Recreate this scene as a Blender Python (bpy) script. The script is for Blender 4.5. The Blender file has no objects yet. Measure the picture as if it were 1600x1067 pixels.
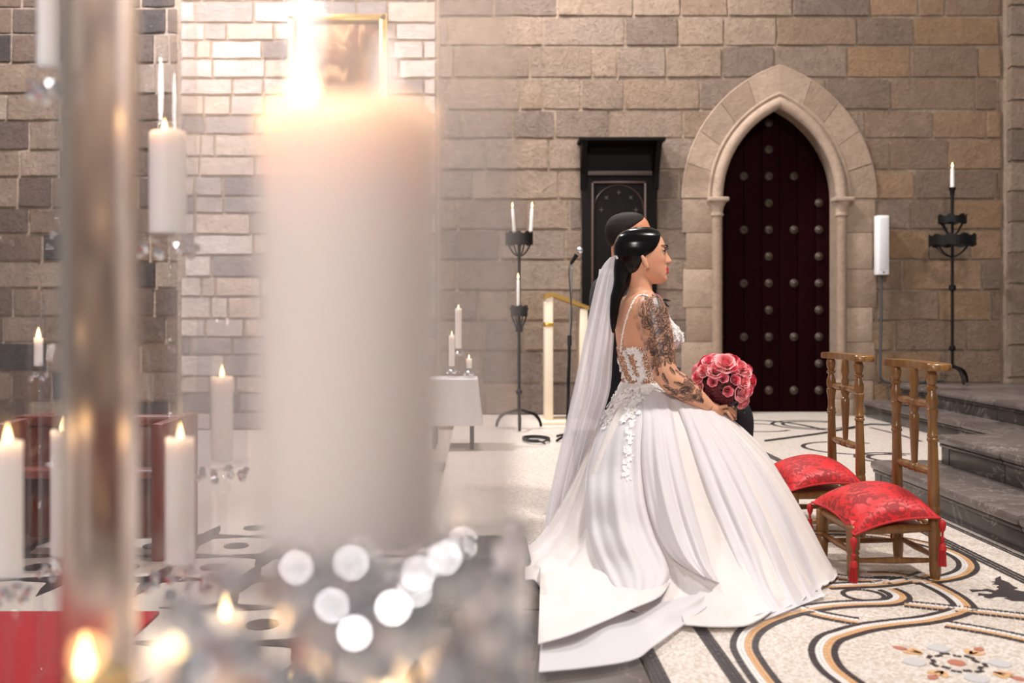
import bpy, bmesh, math, random
import numpy as np
from mathutils import Vector, Matrix
from mathutils.bvhtree import BVHTree

# ------------------------------------------------------------------ camera, world, lights, exposure
scene = bpy.context.scene
COL = scene.collection
F_PX, VX, VY, CAM_H = 1500.0, 748.0, 490.0, 1.0       # focal length in pixels, vanishing point, camera height
cam_data = bpy.data.cameras.new('camera')
cam = bpy.data.objects.new('camera', cam_data)
COL.objects.link(cam)
cam.location = (0, 0, CAM_H)
cam.rotation_euler = (math.pi / 2, 0, 0)
cam_data.sensor_width = 36.0
cam_data.lens = F_PX * 36.0 / 1600.0
cam_data.shift_x = (800 - VX) / 1600.0
cam_data.shift_y = -(533.5 - VY) / 1600.0
cam_data.clip_start = 0.02
cam_data.dof.use_dof = True
cam_data.dof.focus_distance = 4.4
cam_data.dof.aperture_fstop = 2.1
scene.camera = cam

world = bpy.data.worlds.new('world')
scene.world = world
world.use_nodes = True
world.node_tree.nodes['Background'].inputs[0].default_value = (1.0, 0.93, 0.88, 1)
world.node_tree.nodes['Background'].inputs[1].default_value = 0.24

scene.view_settings.view_transform = 'Standard'
scene.view_settings.look = 'None'
scene.view_settings.exposure = 0.0
scene.view_settings.gamma = 1.0
scene.view_settings.use_curve_mapping = False
scene.cycles.use_denoising = True
scene.cycles.max_bounces = 10
scene.cycles.transparent_max_bounces = 24
scene.cycles.sample_clamp_indirect = 6.0
scene.cycles.caustics_reflective = False
scene.cycles.caustics_refractive = False

def area_light(name, loc, target, size, power, color=(1, .93, .86), spread=180):
    d = bpy.data.lights.new(name, 'AREA')
    d.shape = 'DISK'; d.size = size; d.energy = power; d.color = color
    d.spread = math.radians(spread)
    o = bpy.data.objects.new(name, d); COL.objects.link(o)
    o.location = loc
    o.rotation_euler = (Vector(target) - Vector(loc)).to_track_quat('-Z', 'Y').to_euler()
    return o
area_light('ceiling_lamp', (2.5, 2.9, 5.3), (1.1, 4.0, .5), .7, 275, (1, .94, .89))            # over the altar steps
area_light('front_fill_light', (-1.4, -2.4, 3.9), (0.2, 3.2, .7), 1.2, 215, (1, .95, .92))      # added fill from behind the camera, no lamp known there
area_light('wall_washer', (0.6, 8.1, 6.3), (1.3, 9.5, 2.5), .9, 330, (1, .93, .87))             # on the stone wall
area_light('wall_washer.001', (-2.8, 7.4, 5.8), (-2.6, 9.5, 2.0), .6, 540, (.93, .95, 1.0))     # on the left bay
area_light('wall_washer.002', (6.0, 6.4, 5.2), (4.6, 9.5, 2.0), .4, 30, (1, .88, .78))          # from the altar side

# ------------------------------------------------------------------ helpers
random.seed(7)
RNG = np.random.default_rng(7)

def px(x, y, Y):
    """point on the photograph's line of sight at distance Y"""
    return np.array([(x - VX) * Y / F_PX, Y, CAM_H - (y - VY) * Y / F_PX])

def fl(x, y, z=0.0):
    """point on the floor (height z) on the photograph's line of sight"""
    Y = F_PX * (CAM_H - z) / (y - VY)
    return np.array([(x - VX) * Y / F_PX, Y, z])

def lin(c):
    return tuple(((v / 255) / 12.92 if v / 255 <= .04045 else ((v / 255 + .055) / 1.055) ** 2.4) for v in c)

def smooth_curve(pts, n):
    """Catmull-Rom through pts, resampled evenly to n points"""
    P = np.asarray(pts, float)
    Q = np.vstack([2 * P[0] - P[1], P, 2 * P[-1] - P[-2]])
    out = []
    for i in range(1, len(Q) - 2):
        p0, p1, p2, p3 = Q[i - 1], Q[i], Q[i + 1], Q[i + 2]
        for t in np.linspace(0, 1, 16, endpoint=False):
            out.append(.5 * ((2 * p1) + (-p0 + p2) * t + (2 * p0 - 5 * p1 + 4 * p2 - p3) * t * t + (-p0 + 3 * p1 - 3 * p2 + p3) * t ** 3))
    out.append(Q[-2])
    out = np.array(out)
    d = np.r_[0, np.cumsum(np.linalg.norm(np.diff(out, axis=0), axis=1))]
    s = np.linspace(0, d[-1], n)
    return np.stack([np.interp(s, d, out[:, k]) for k in range(out.shape[1])], 1)

class MB:
    """collects shapes into one mesh"""
    def __init__(self):
        self.v = []; self.f = []; self.n = 0
    def add(self, verts, faces):
        verts = np.asarray(verts, float).reshape(-1, 3)
        self.v.append(verts)
        b = self.n
        self.f.extend([tuple(int(i) + b for i in f) for f in faces])
        self.n += len(verts)
        return self
    def box(self, x0, x1, y0, y1, z0, z1, c=0.0):
        if c <= 0:
            v = [(x0, y0, z0), (x1, y0, z0), (x1, y1, z0), (x0, y1, z0), (x0, y0, z1), (x1, y0, z1), (x1, y1, z1), (x0, y1, z1)]
            return self.add(v, [(3, 2, 1, 0), (4, 5, 6, 7), (0, 1, 5, 4), (1, 2, 6, 5), (2, 3, 7, 6), (3, 0, 4, 7)])
        bm = bmesh.new()
        bmesh.ops.create_cube(bm, size=1)
        for w in bm.verts:
            w.co = Vector((x0 + (w.co.x + .5) * (x1 - x0), y0 + (w.co.y + .5) * (y1 - y0), z0 + (w.co.z + .5) * (z1 - z0)))
        bmesh.ops.bevel(bm, geom=list(bm.edges), offset=c, segments=2, affect='EDGES', profile=.5)
        return self.bm(bm)
    def bm(self, bm, M=None):
        bm.verts.index_update()
        v = [(M @ w.co) if M else w.co.copy() for w in bm.verts]
        f = [[w.index for w in q.verts] for q in bm.faces]
        bm.free()
        return self.add([tuple(w) for w in v], f)
    def grid(self, P, cu=False, cv=False, flip=False):
        """P: array (nu, nv, 3)"""
        nu, nv = P.shape[:2]
        f = []
        for i in range(nu if cu else nu - 1):
            for j in range(nv if cv else nv - 1):
                a, b = i * nv + j, i * nv + (j + 1) % nv
                c, d = ((i + 1) % nu) * nv + (j + 1) % nv, ((i + 1) % nu) * nv + j
                f.append((a, d, c, b) if flip else (a, b, c, d))
        return self.add(P.reshape(-1, 3), f)
    def rings(self, R, caps=True):
        """R: array (k, n, 3) of closed rings joined into a skin"""
        R = np.asarray(R, float)
        k, n = R.shape[:2]
        b = self.n
        self.grid(R, cv=True)
        if caps:
            self.f.append(tuple(b + i for i in range(n))[::-1])
            self.f.append(tuple(b + (k - 1) * n + i for i in range(n)))
        return self
    def lathe(self, prof, c=(0, 0, 0), n=24, caps=True):
        """prof: (radius, height) pairs round a vertical axis"""
        a = np.linspace(0, 2 * np.pi, n, endpoint=False)
        R = np.array([[(c[0] + r * np.cos(t), c[1] + r * np.sin(t), c[2] + z) for t in a] for r, z in prof])
        return self.rings(R[:, ::1], caps)
    def ring_wall(self, prof, c=(0, 0, 0), n=48):
        """closed profile turned round a vertical axis (a hollow wall)"""
        a = np.linspace(0, 2 * np.pi, n, endpoint=False)
        return self.grid(np.array([[(c[0] + r * np.cos(t), c[1] + r * np.sin(t), c[2] + z) for t in a] for r, z in prof]), cu=True, cv=True)
    def spindle(self, prof, p0, p1, n=16):
        """prof: (fraction along p0-p1, radius)"""
        p0, p1 = np.array(p0, float), np.array(p1, float)
        d = p1 - p0; L = np.linalg.norm(d); d /= L
        u = np.cross(d, (0, 1, 0) if abs(d[1]) < .9 else (1, 0, 0)); u /= np.linalg.norm(u); w = np.cross(d, u)
        a = np.linspace(0, 2 * np.pi, n, endpoint=False)
        R = np.array([[p0 + d * L * t + r * (np.cos(q) * u + np.sin(q) * w) for q in a] for t, r in prof])
        return self.rings(R)
    def tube(self, pts, rad, n=10, caps=True, closed=False):
        P = np.asarray(pts, float)
        k = len(P)
        rad = np.full(k, rad, float) if np.isscalar(rad) else np.interp(np.linspace(0, 1, k), np.linspace(0, 1, len(rad)), rad)
        T = np.gradient(P, axis=0)
        T /= np.linalg.norm(T, axis=1)[:, None] + 1e-12
        ref = np.array((0, 0, 1.)) if abs(T[0][2]) < .9 else np.array((1., 0, 0))
        u = np.cross(T[0], ref); u /= np.linalg.norm(u)
        a = np.linspace(0, 2 * np.pi, n, endpoint=False)
        R = []
        for i in range(k):
            u = u - T[i] * np.dot(u, T[i]); u /= np.linalg.norm(u) + 1e-12
            w = np.cross(T[i], u)
            R.append([P[i] + rad[i] * (np.cos(q) * u + np.sin(q) * w) for q in a])
        return self.rings(R, caps)
    def ball(self, c, r, nu=12, nv=8):
        r = (r, r, r) if np.isscalar(r) else r
        th = np.linspace(0.02, np.pi - .02, nv); a = np.linspace(0, 2 * np.pi, nu, endpoint=False)
        R = np.array([[(c[0] + r[0] * np.sin(t) * np.cos(q), c[1] + r[1] * np.sin(t) * np.sin(q), c[2] - r[2] * np.cos(t)) for q in a] for t in th])
        return self.rings(R)
    def prism(self, poly, fn, d0, d1):
        """poly: 2d outline; fn(a, b, d) -> 3d point; extruded from d0 to d1"""
        n = len(poly)
        v = [fn(a, b, d0) for a, b in poly] + [fn(a, b, d1) for a, b in poly]
        f = [tuple(range(n)), tuple(range(2 * n - 1, n - 1, -1))] + [(i, (i + 1) % n, n + (i + 1) % n, n + i)[::-1] for i in range(n)]
        return self.add(v, f)
    def mesh(self, name='mesh', off=(0, 0, 0), smooth=True, angle=None):
        me = bpy.data.meshes.new(name)
        V = np.vstack(self.v) - np.array(off)
        me.from_pydata(V.tolist(), [], self.f)
        me.update()
        bm = bmesh.new(); bm.from_mesh(me)
        bmesh.ops.recalc_face_normals(bm, faces=list(bm.faces)) if len(bm.faces) < 60000 else None
        bm.to_mesh(me); bm.free()
        me.polygons.foreach_set('use_smooth', [smooth] * len(me.polygons))
        if smooth and angle:
            me.set_sharp_from_angle(angle=math.radians(angle))
        return me

def wloc(o):
    p = Vector((0, 0, 0))
    while o is not None:
        p += o.location; o = o.parent
    return np.array(p)

def link(name, me, m, parent=None, kind=None, loc=None):
    o = bpy.data.objects.new(name, me)
    COL.objects.link(o)
    if m is not None and not me.materials:
        me.materials.append(m)
    if parent is not None:
        o.parent = parent
    if loc is not None:
        o.location = loc
    if kind:
        o['kind'] = kind
    return o

def obj(name, mb, m, parent=None, smooth=True, angle=40, kind=None, label=None):
    """one mesh object; the shapes are in world coordinates"""
    off = wloc(parent) if parent is not None else (0, 0, 0)
    o = link(name, mb.mesh(name, off, smooth, angle), m, parent, kind)
    if label:
        o['label'] = label
    return o

def thing(name, label, cat, loc=(0, 0, 0), group=None, rz=0.0):
    o = bpy.data.objects.new(name, None); COL.objects.link(o)
    o.empty_display_size = .1
    o.location = tuple(loc); o.rotation_euler = (0, 0, rz)
    o['label'] = label; o['category'] = cat
    if group: o['group'] = group
    return o

def tag(o, label, cat, group=None, kind=None):
    o['label'] = label; o['category'] = cat
    if group: o['group'] = group
    if kind: o['kind'] = kind
    return o

def dup(o, loc, label=None, rz=None, parent=None):
    c = o.copy(); COL.objects.link(c)
    if parent is not None: c.parent = parent
    elif loc is not None: c.location = tuple(loc)
    if rz is not None: c.rotation_euler = (0, 0, rz)
    if label: c['label'] = label
    for ch in list(o.children):
        dup(ch, None, parent=c)
    return c

# ------------------------------------------------------------------ materials
class Nodes:
    def __init__(self, name):
        self.m = bpy.data.materials.new(name)
        self.m.use_nodes = True
        self.t = self.m.node_tree
        self.b = self.t.nodes['Principled BSDF']
        self.out = self.t.nodes['Material Output']
    def n(self, kind, **kw):
        q = self.t.nodes.new('ShaderNode' + kind)
        for k, v in kw.items():
            if hasattr(q, k): setattr(q, k, v)
            else: q.inputs[k.replace('_', ' ')].default_value = v
        return q
    def l(self, a, b): self.t.links.new(a, b)
    def set(self, **kw):
        for k, v in kw.items():
            self.b.inputs[k.replace('_', ' ')].default_value = v
        return self
    def coords(self, scale=(1, 1, 1), which='Object'):
        c = self.n('TexCoord'); mp = self.n('Mapping')
        mp.inputs['Scale'].default_value = scale
        self.l(c.outputs[which], mp.inputs['Vector'])
        return mp.outputs[0]
    def noise(self, vec, scale, detail=4, rough=.55, dist=0.0):
        q = self.n('TexNoise', Scale=scale, Detail=detail, Roughness=rough, Distortion=dist)
        if vec is not None: self.l(vec, q.inputs['Vector'])
        return q
    def ramp(self, fac, stops, interp='LINEAR'):
        r = self.n('ValToRGB'); r.color_ramp.interpolation = interp
        e = r.color_ramp.elements
        while len(e) < len(stops): e.new(.5)
        for k, (p, c) in enumerate(stops):
            e[k].position = p; e[k].color = (*c[:3], 1) if len(c) >= 3 else (c[0],) * 3 + (1,)
        self.l(fac, r.inputs[0])
        return r.outputs[0]
    def mix(self, fac, a, b, mode='MIX'):
        q = self.n('Mix', data_type='RGBA', blend_type=mode)
        for sock, val in ((q.inputs[0], fac), (q.inputs[6], a), (q.inputs[7], b)):
            if hasattr(val, 'links') or isinstance(val, bpy.types.NodeSocket): self.l(val, sock)
            elif np.isscalar(val): sock.default_value = val
            else: sock.default_value = (*val[:3], 1)
        return q.outputs[2]
    def bump(self, h, strength=.3, dist=.01, prev=None):
        q = self.n('Bump'); q.inputs['Strength'].default_value = strength; q.inputs['Distance'].default_value = dist
        self.l(h, q.inputs['Height'])
        if prev is not None: self.l(prev, q.inputs['Normal'])
        self.l(q.outputs[0], self.b.inputs['Normal'])
        return q.outputs[0]
    def math(self, op, a, b=None):
        q = self.n('Math', operation=op)
        for s, v in ((q.inputs[0], a), (q.inputs[1], b)):
            if v is None: continue
            if isinstance(v, bpy.types.NodeSocket): self.l(v, s)
            else: s.default_value = v
        return q.outputs[0]

def plain(name, c, rough=.5, metal=0.0, var=.08, scale=20, bump=0.0, **kw):
    N = Nodes(name); c = lin(c)
    v = N.coords()
    nz = N.noise(v, scale, 4)
    N.l(N.mix(nz.outputs[0], tuple(k * (1 - var) for k in c), tuple(min(1, k * (1 + var)) for k in c)), N.b.inputs['Base Color'])
    N.set(Roughness=rough, Metallic=metal, **kw)
    if bump: N.bump(nz.outputs[0], bump, .004)
    return N.m

def stone_mat(name, tints, lo=.78, bump=.6, per_object=True, detail_scale=9):
    N = Nodes(name)
    oi = N.n('ObjectInfo')
    k = len(tints)
    base = N.ramp(oi.outputs['Random'], [(i / k, lin(c)) for i, c in enumerate(tints)], 'CONSTANT')
    g = N.n('NewGeometry')
    n1 = N.noise(g.outputs['Position'], detail_scale, 8, .68)
    n2 = N.noise(g.outputs['Position'], 1.7, 3, .5)
    n3 = N.noise(g.outputs['Position'], 55, 4, .7)
    c = N.mix(n1.outputs[0], N.mix(1.0, base, (lo * .72, lo * .70, lo * .69), 'MULTIPLY'), N.mix(1.0, base, (1.22, 1.2, 1.18), 'MULTIPLY'))
    c = N.mix(N.math('MULTIPLY', n2.outputs[0], .55), c, N.mix(1.0, c, (1.12, .98, .85), 'MULTIPLY'))
    n4 = N.noise(g.outputs['Position'], 26, 6, .75)
    spk = N.ramp(n4.outputs[0], [(.30, (.62, .60, .59)), (.47, (.97, .96, .96)), (.62, (1.06, 1.05, 1.04))])
    c = N.mix(min(1, .35 + bump * .6), c, N.mix(1.0, c, spk, 'MULTIPLY'))
    N.l(c, N.b.inputs['Base Color'])
    N.set(Roughness=.9)
    N.b.inputs['Specular IOR Level'].default_value = .2
    vo = N.n('TexVoronoi', Scale=16.0); N.l(g.outputs['Position'], vo.inputs['Vector'])
    pits = N.ramp(vo.outputs['Distance'], [(0.0, (0,)), (.16, (1,)), (1, (1,))])
    b0 = N.bump(pits, .30 * bump, .02)
    b1 = N.bump(n1.outputs[0], min(1, bump * 1.4), .09, b0)
    b1 = N.bump(n4.outputs[0], min(1, bump * 1.6), .07, b1)
    N.bump(n3.outputs[0], .7 * bump, .014, b1)
    return N.m

M = {}
M['stone'] = stone_mat('stone', [(186, 166, 150), (178, 159, 145), (192, 173, 157), (168, 150, 138), (184, 162, 144), (156, 141, 132), (188, 168, 152), (180, 163, 151)])
M['stone_warm'] = stone_mat('stone_warm', [(160, 136, 115), (143, 124, 109), (164, 138, 115), (136, 120, 108), (158, 132, 107), (150, 130, 114)], bump=.4)
M['stone_pale'] = stone_mat('stone_pale', [(206, 196, 192), (150, 144, 146), (214, 204, 198), (196, 182, 172), (168, 160, 160), (216, 210, 206), (128, 122, 126), (206, 190, 178)], bump=.35)
M['stone_brown'] = stone_mat('stone_brown', [(178, 158, 144), (150, 128, 114), (166, 146, 130), (128, 112, 104), (186, 168, 152), (96, 88, 86), (140, 120, 108)], bump=.7)
M['stone_dressed'] = stone_mat('stone_dressed', [(160, 143, 129), (152, 136, 122), (166, 149, 135), (148, 131, 117)], lo=.92, bump=.18)
M['mortar'] = stone_mat('mortar', [(192, 174, 158)], bump=.5)

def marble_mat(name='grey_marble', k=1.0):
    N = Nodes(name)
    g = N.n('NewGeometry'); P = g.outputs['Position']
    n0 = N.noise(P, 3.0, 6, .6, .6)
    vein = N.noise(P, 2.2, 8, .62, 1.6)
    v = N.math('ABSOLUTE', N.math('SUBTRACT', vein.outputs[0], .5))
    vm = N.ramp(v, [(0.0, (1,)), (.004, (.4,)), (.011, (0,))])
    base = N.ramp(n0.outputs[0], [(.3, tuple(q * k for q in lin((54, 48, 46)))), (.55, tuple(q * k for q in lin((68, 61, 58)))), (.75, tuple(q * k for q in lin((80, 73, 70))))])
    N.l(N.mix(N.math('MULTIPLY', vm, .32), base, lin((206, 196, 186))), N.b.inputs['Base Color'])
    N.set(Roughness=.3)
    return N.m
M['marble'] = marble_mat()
M['marble_tread'] = marble_mat('sheen_lightened_tread', 2.1)  # tread colour lightened to stand in for the walls' grazing reflection
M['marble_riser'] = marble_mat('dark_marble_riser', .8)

def mosaic_mat():
    N = Nodes('mosaic_field')
    g = N.n('NewGeometry'); P = g.outputs['Position']
    vo = N.n('TexVoronoi', Scale=95.0); N.l(P, vo.inputs['Vector'])
    ve = N.n('TexVoronoi', feature='DISTANCE_TO_EDGE', Scale=95.0); N.l(P, ve.inputs['Vector'])
    big = N.noise(P, 2.5, 3)
    cell = N.ramp(vo.outputs['Color'], [(0.0, lin((180, 166, 152))), (.35, lin((204, 193, 184))), (.6, lin((222, 214, 208))), (1, lin((213, 206, 202)))])
    grout = N.ramp(ve.outputs['Distance'], [(0.0, (0,)), (.07, (1,)), (1, (1,))])
    c = N.mix(grout, lin((168, 150, 132)), cell)
    c = N.mix(big.outputs[0], c, N.mix(1.0, c, (.93, .9, .86), 'MULTIPLY'))
    N.l(c, N.b.inputs['Base Color'])
    N.set(Roughness=.42)
    N.bump(grout, .25, .002)
    return N.m
M['mosaic'] = mosaic_mat()
M['tess_black'] = plain('black_tessera', (58, 52, 54), .4, var=.45, scale=160)
M['tess_white'] = plain('white_tessera', (222, 216, 212), .4, var=.06, scale=120)
M['tess_tan'] = plain('ochre_tessera', (206, 162, 118), .4, var=.18, scale=120)
M['tess_red'] = plain('red_tessera', (176, 112, 92), .4, var=.15, scale=120)
M['tess_grey'] = plain('grey_tessera', (188, 184, 184), .4, var=.12, scale=120)
M['iron'] = plain('black_iron', (22, 20, 20), .5, .6, bump=.2)
M['iron_stud'] = plain('iron_stud', (66, 54, 47), .5, .3)
M['brass'] = plain('gilt', (212, 170, 92), .3, .9)
M['cream'] = plain('cream_paint', (226, 208, 184), .5)
M['white_plastic'] = plain('white_plastic', (232, 230, 232), .4)
M['grille'] = plain('speaker_grille', (212, 210, 214), .6)
M['black_rubber'] = plain('black_rubber', (24, 24, 26), .6)
M['grey_cable'] = plain('grey_conduit', (62, 64, 68), .5)
M['silver'] = plain('silver', (206, 206, 210), .25, 1.0)
M['chrome'] = plain('mirror_crystal', (236, 236, 240), .17, 1.0, var=.02)
M['door_wood'] = plain('maroon_door_wood', (25, 2, 5), .8, var=.35, scale=6, bump=.2, Specular_IOR_Level=.05)
M['dark_wood'] = plain('ebony_wood', (12, 8, 7), .55, var=.3, scale=12, Specular_IOR_Level=.1)
M['dark_wood_edge'] = plain('brown_moulding', (66, 42, 34), .35, var=.2, scale=12)
M['red_wood'] = plain('red_brown_wood', (112, 52, 40), .4, var=.2, scale=9)
M['red_carpet'] = plain('red_carpet', (150, 22, 28), .95, var=.15, scale=60, bump=.2)
M['slate'] = plain('dark_slate', (34, 34, 42), .5, var=.3)
M['tile_white'] = plain('pale_tile', (186, 174, 164), .35, var=.08)
M['tile_black'] = plain('black_tile', (40, 36, 36), .35, var=.2)

def wood_mat():
    N = Nodes('turned_oak')
    v = N.coords((14, 14, 1.4))
    n1 = N.noise(v, 3, 6, .6, .8); n2 = N.noise(N.coords((1, 1, 1)), 5, 3)
    c = N.ramp(n1.outputs[0], [(.25, lin((82, 55, 27))), (.5, lin((122, 84, 42))), (.75, lin((154, 112, 62)))])
    c = N.mix(N.math('MULTIPLY', n2.outputs[0], .5), c, lin((112, 70, 34)))
    N.l(c, N.b.inputs['Base Color']); N.set(Roughness=.32, Coat_Weight=.15)
    N.bump(n1.outputs[0], .08, .002)
    return N.m
M['oak'] = wood_mat()

def damask_mat():
    N = Nodes('red_damask')
    v = N.coords()
    vo = N.n('TexVoronoi', Scale=12.0, feature='SMOOTH_F1'); N.l(v, vo.inputs['Vector'])
    nz = N.noise(v, 17, 3, .6, 3.2)
    mk = N.math('GREATER_THAN', N.math('ADD', nz.outputs[0], N.math('MULTIPLY', vo.outputs['Distance'], -.35)), .34)
    N.l(N.mix(mk, lin((146, 6, 14)), lin((202, 20, 28))), N.b.inputs['Base Color'])
    N.l(N.math('SUBTRACT', .66, N.math('MULTIPLY', mk, .18)), N.b.inputs['Roughness'])
    N.set(Sheen_Weight=.15)
    N.b.inputs['Sheen Tint'].default_value = (1, .4, .35, 1)
    fold = N.noise(v, 6, 3, .5, .6)
    b = N.bump(fold.outputs[0], .35, .02)
    N.bump(mk, .1, .001, b)
    return N.m
M['damask'] = damask_mat()
M['red_cord'] = plain('red_cord', (178, 26, 28), .6, var=.35, scale=300, bump=.4)

def wax_mat():
    N = Nodes('ivory_wax')
    N.set(Base_Color=(*lin((238, 230, 224)), 1), Roughness=.5, Subsurface_Weight=.7, Subsurface_Scale=.045)
    N.b.inputs['Subsurface Radius'].default_value = (1, .6, .4)
    return N.m
M['wax'] = wax_mat()

def flame_mat(strength):
    N = Nodes('flame')
    e = N.n('Emission'); e.inputs[1].default_value = strength
    tc = N.n('TexCoord'); sp = N.n('SeparateXYZ'); N.l(tc.outputs['Generated'], sp.inputs[0])
    N.l(N.ramp(sp.outputs[2], [(0.0, (1, .55, .18)), (.4, (1, .80, .45)), (1, (1, .62, .22))]), e.inputs[0])
    N.l(e.outputs[0], N.out.inputs[0])
    return N.m
M['flame'] = flame_mat(6.5)
M['flame_low'] = flame_mat(7.0)

def thin_glass(name, tint=(.97, .97, .98), lo=.03, hi=.7, rough=.03):
    N = Nodes(name)
    tr = N.n('BsdfTransparent'); tr.inputs[0].default_value = (*tint, 1)
    gl = N.n('BsdfGlossy'); gl.inputs['Roughness'].default_value = rough
    lw = N.n('LayerWeight'); lw.inputs[0].default_value = .35
    f = N.ramp(lw.outputs['Facing'], [(0.0, (lo,)), (.6, (lo * 1.6,)), (1, (hi,))])
    mx = N.n('MixShader'); N.l(f, mx.inputs[0]); N.l(tr.outputs[0], mx.inputs[1]); N.l(gl.outputs[0], mx.inputs[2])
    N.l(mx.outputs[0], N.out.inputs[0])
    return N.m
M['glass'] = thin_glass('clear_glass')
M['hazy_glass'] = thin_glass('hazy_near_glass', (.95, .94, .94), .018, .6, .04)
_t = M['hazy_glass'].node_tree
_o = _t.nodes['Material Output']; _last = _o.inputs[0].links[0].from_socket
_tl = _t.nodes.new('ShaderNodeBsdfTranslucent'); _tl.inputs[0].default_value = (.9, .86, .84, 1)
_df = _t.nodes.new('ShaderNodeBsdfDiffuse'); _df.inputs[0].default_value = (.9, .86, .84, 1)
_a = _t.nodes.new('ShaderNodeMixShader'); _a.inputs[0].default_value = .5
_t.links.new(_tl.outputs[0], _a.inputs[1]); _t.links.new(_df.outputs[0], _a.inputs[2])
_b = _t.nodes.new('ShaderNodeMixShader'); _b.inputs[0].default_value = .10  # pale film mixed in to imitate the haze of reflected surroundings
_t.links.new(_last, _b.inputs[1]); _t.links.new(_a.outputs[0], _b.inputs[2]); _t.links.new(_b.outputs[0], _o.inputs[0])
_n = Nodes('thick_glass'); _n.set(Base_Color=(.97, .97, .97, 1), Roughness=.02, Transmission_Weight=1.0, IOR=1.45)
M['thick_glass'] = _n.m
_n = Nodes('seedy_glass'); _n.set(Base_Color=(.94, .89, .85, 1), Roughness=.12, Transmission_Weight=1.0, IOR=1.45)
M['seedy_glass'] = _n.m
M['clear_drop'] = plain('crystal_drop', (240, 240, 244), .03, 1.0, var=.01)
M['crystal'] = thin_glass('cut_crystal', (.9, .9, .92), .18, .8)

def cloth_mat(name, c, transp=0.0, trans=.3, rough=.5, sheen=.25, tint2=None, nscale=3):
    N = Nodes(name); c = lin(c)
    if tint2 is not None:
        nz = N.noise(N.coords(), nscale, 3)
        N.l(N.mix(N.ramp(nz.outputs[0], [(.35, (0,)), (.65, (1,))]), c, lin(tint2)), N.b.inputs['Base Color'])
    else:
        N.set(Base_Color=(*c, 1))
    N.set(Roughness=rough, Sheen_Weight=sheen)
    tl = N.n('BsdfTranslucent'); tl.inputs[0].default_value = (*c, 1)
    N.bump(N.noise(N.coords((26, 26, 5)), 1.0, 5, .6).outputs[0], .35, .012)
    mx = N.n('MixShader'); mx.inputs[0].default_value = trans
    N.l(N.b.outputs[0], mx.inputs[1]); N.l(tl.outputs[0], mx.inputs[2])
    last = mx
    if transp > 0:
        tr = N.n('BsdfTransparent'); m2 = N.n('MixShader'); m2.inputs[0].default_value = transp
        N.l(mx.outputs[0], m2.inputs[1]); N.l(tr.outputs[0], m2.inputs[2]); last = m2
    N.l(last.outputs[0], N.out.inputs[0])
    return N.m
M['satin'] = cloth_mat('ivory_satin', (230, 222, 219), 0, .15, .65, .15, (230, 219, 214))
M['organza'] = cloth_mat('white_organza', (234, 229, 231), .10, .25, .6, .15)
M['tulle'] = cloth_mat('veil_tulle', (240, 237, 240), .30, .4, .6, .2)
M['illusion'] = cloth_mat('nude_illusion_net', (196, 150, 112), .45, .2, .6, .1)
M['lace'] = cloth_mat('white_lace', (250, 246, 244), 0, .2, .6, .1)
M['pearl'] = plain('pearl_bead', (244, 236, 228), .2, 0, var=.05, scale=60)
M['suit'] = plain('navy_suit_cloth', (22, 24, 34), .75, var=.2, scale=200)
M['shirt'] = plain('white_shirt', (232, 230, 232), .6)

def hair_mat(name, c, rough):
    N = Nodes(name)
    v = N.coords((1, 1, 1))
    N.set(Base_Color=(*lin(c), 1), Roughness=rough, Anisotropic=.6)
    N.b.inputs['Specular IOR Level'].default_value = .3
    if rough > .4: N.bump(N.noise(v, 220, 3).outputs[0], .5, .004)
    return N.m
M['black_hair'] = hair_mat('sleek_black_hair', (7, 5, 7), .2)
M['brown_hair'] = hair_mat('short_brown_hair', (25, 16, 12), .7)

def skin_mat():
    N = Nodes('skin')
    a = N.n('Attribute'); a.attribute_name = 'paint'
    nz = N.noise(N.coords(), 60, 3)
    N.l(N.mix(N.math('MULTIPLY', nz.outputs[0], .06), a.outputs['Color'], lin((160, 92, 66))), N.b.inputs['Base Color'])
    N.set(Roughness=.42, Subsurface_Weight=.12, Subsurface_Scale=.01)
    N.b.inputs['Subsurface Radius'].default_value = (1, .4, .2)
    return N.m
M['skin'] = skin_mat()
M['lid'] = plain('eyelid_skin', (216, 160, 130), .5)
M['eye'] = plain('eye_white', (236, 230, 226), .15)
M['iris'] = plain('iris', (58, 40, 28), .15)
M['lash'] = plain('dark_lash', (14, 10, 10), .6)

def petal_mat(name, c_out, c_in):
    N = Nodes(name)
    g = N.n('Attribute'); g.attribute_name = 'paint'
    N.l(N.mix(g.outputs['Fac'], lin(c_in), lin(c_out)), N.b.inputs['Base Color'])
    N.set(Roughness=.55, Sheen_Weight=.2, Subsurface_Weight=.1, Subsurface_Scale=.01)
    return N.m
M['rose_pale'] = petal_mat('pale_pink_petal', (255, 178, 180), (240, 116, 130))
M['rose_coral'] = petal_mat('coral_petal', (250, 160, 168), (238, 66, 110))
M['rose_red'] = petal_mat('crimson_petal', (228, 58, 86), (200, 34, 62))
M['burgundy'] = plain('burgundy_blossom', (92, 22, 34), .6, var=.4, scale=60)
M['leaf'] = plain('dark_leaf', (38, 62, 34), .5, var=.3, scale=40)
M['purple'] = plain('purple_petal', (136, 30, 120), .5, var=.3, scale=60)
def painting_mat():
    N = Nodes('oil_painting')
    v = N.coords((1, 1, 1), 'Generated')
    n1 = N.noise(v, 2.6, 5, .6, 1.2)
    c = N.ramp(n1.outputs[0], [(.3, lin((46, 30, 26))), (.48, lin((104, 66, 44))), (.6, lin((186, 146, 108))), (.72, lin((92, 54, 38)))])
    N.l(c, N.b.inputs['Base Color']); N.set(Roughness=.35)
    return N.m
M['painting'] = painting_mat()
M['linen'] = cloth_mat('white_linen', (226, 222, 220), 0, .1, .8, .1)
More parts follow.
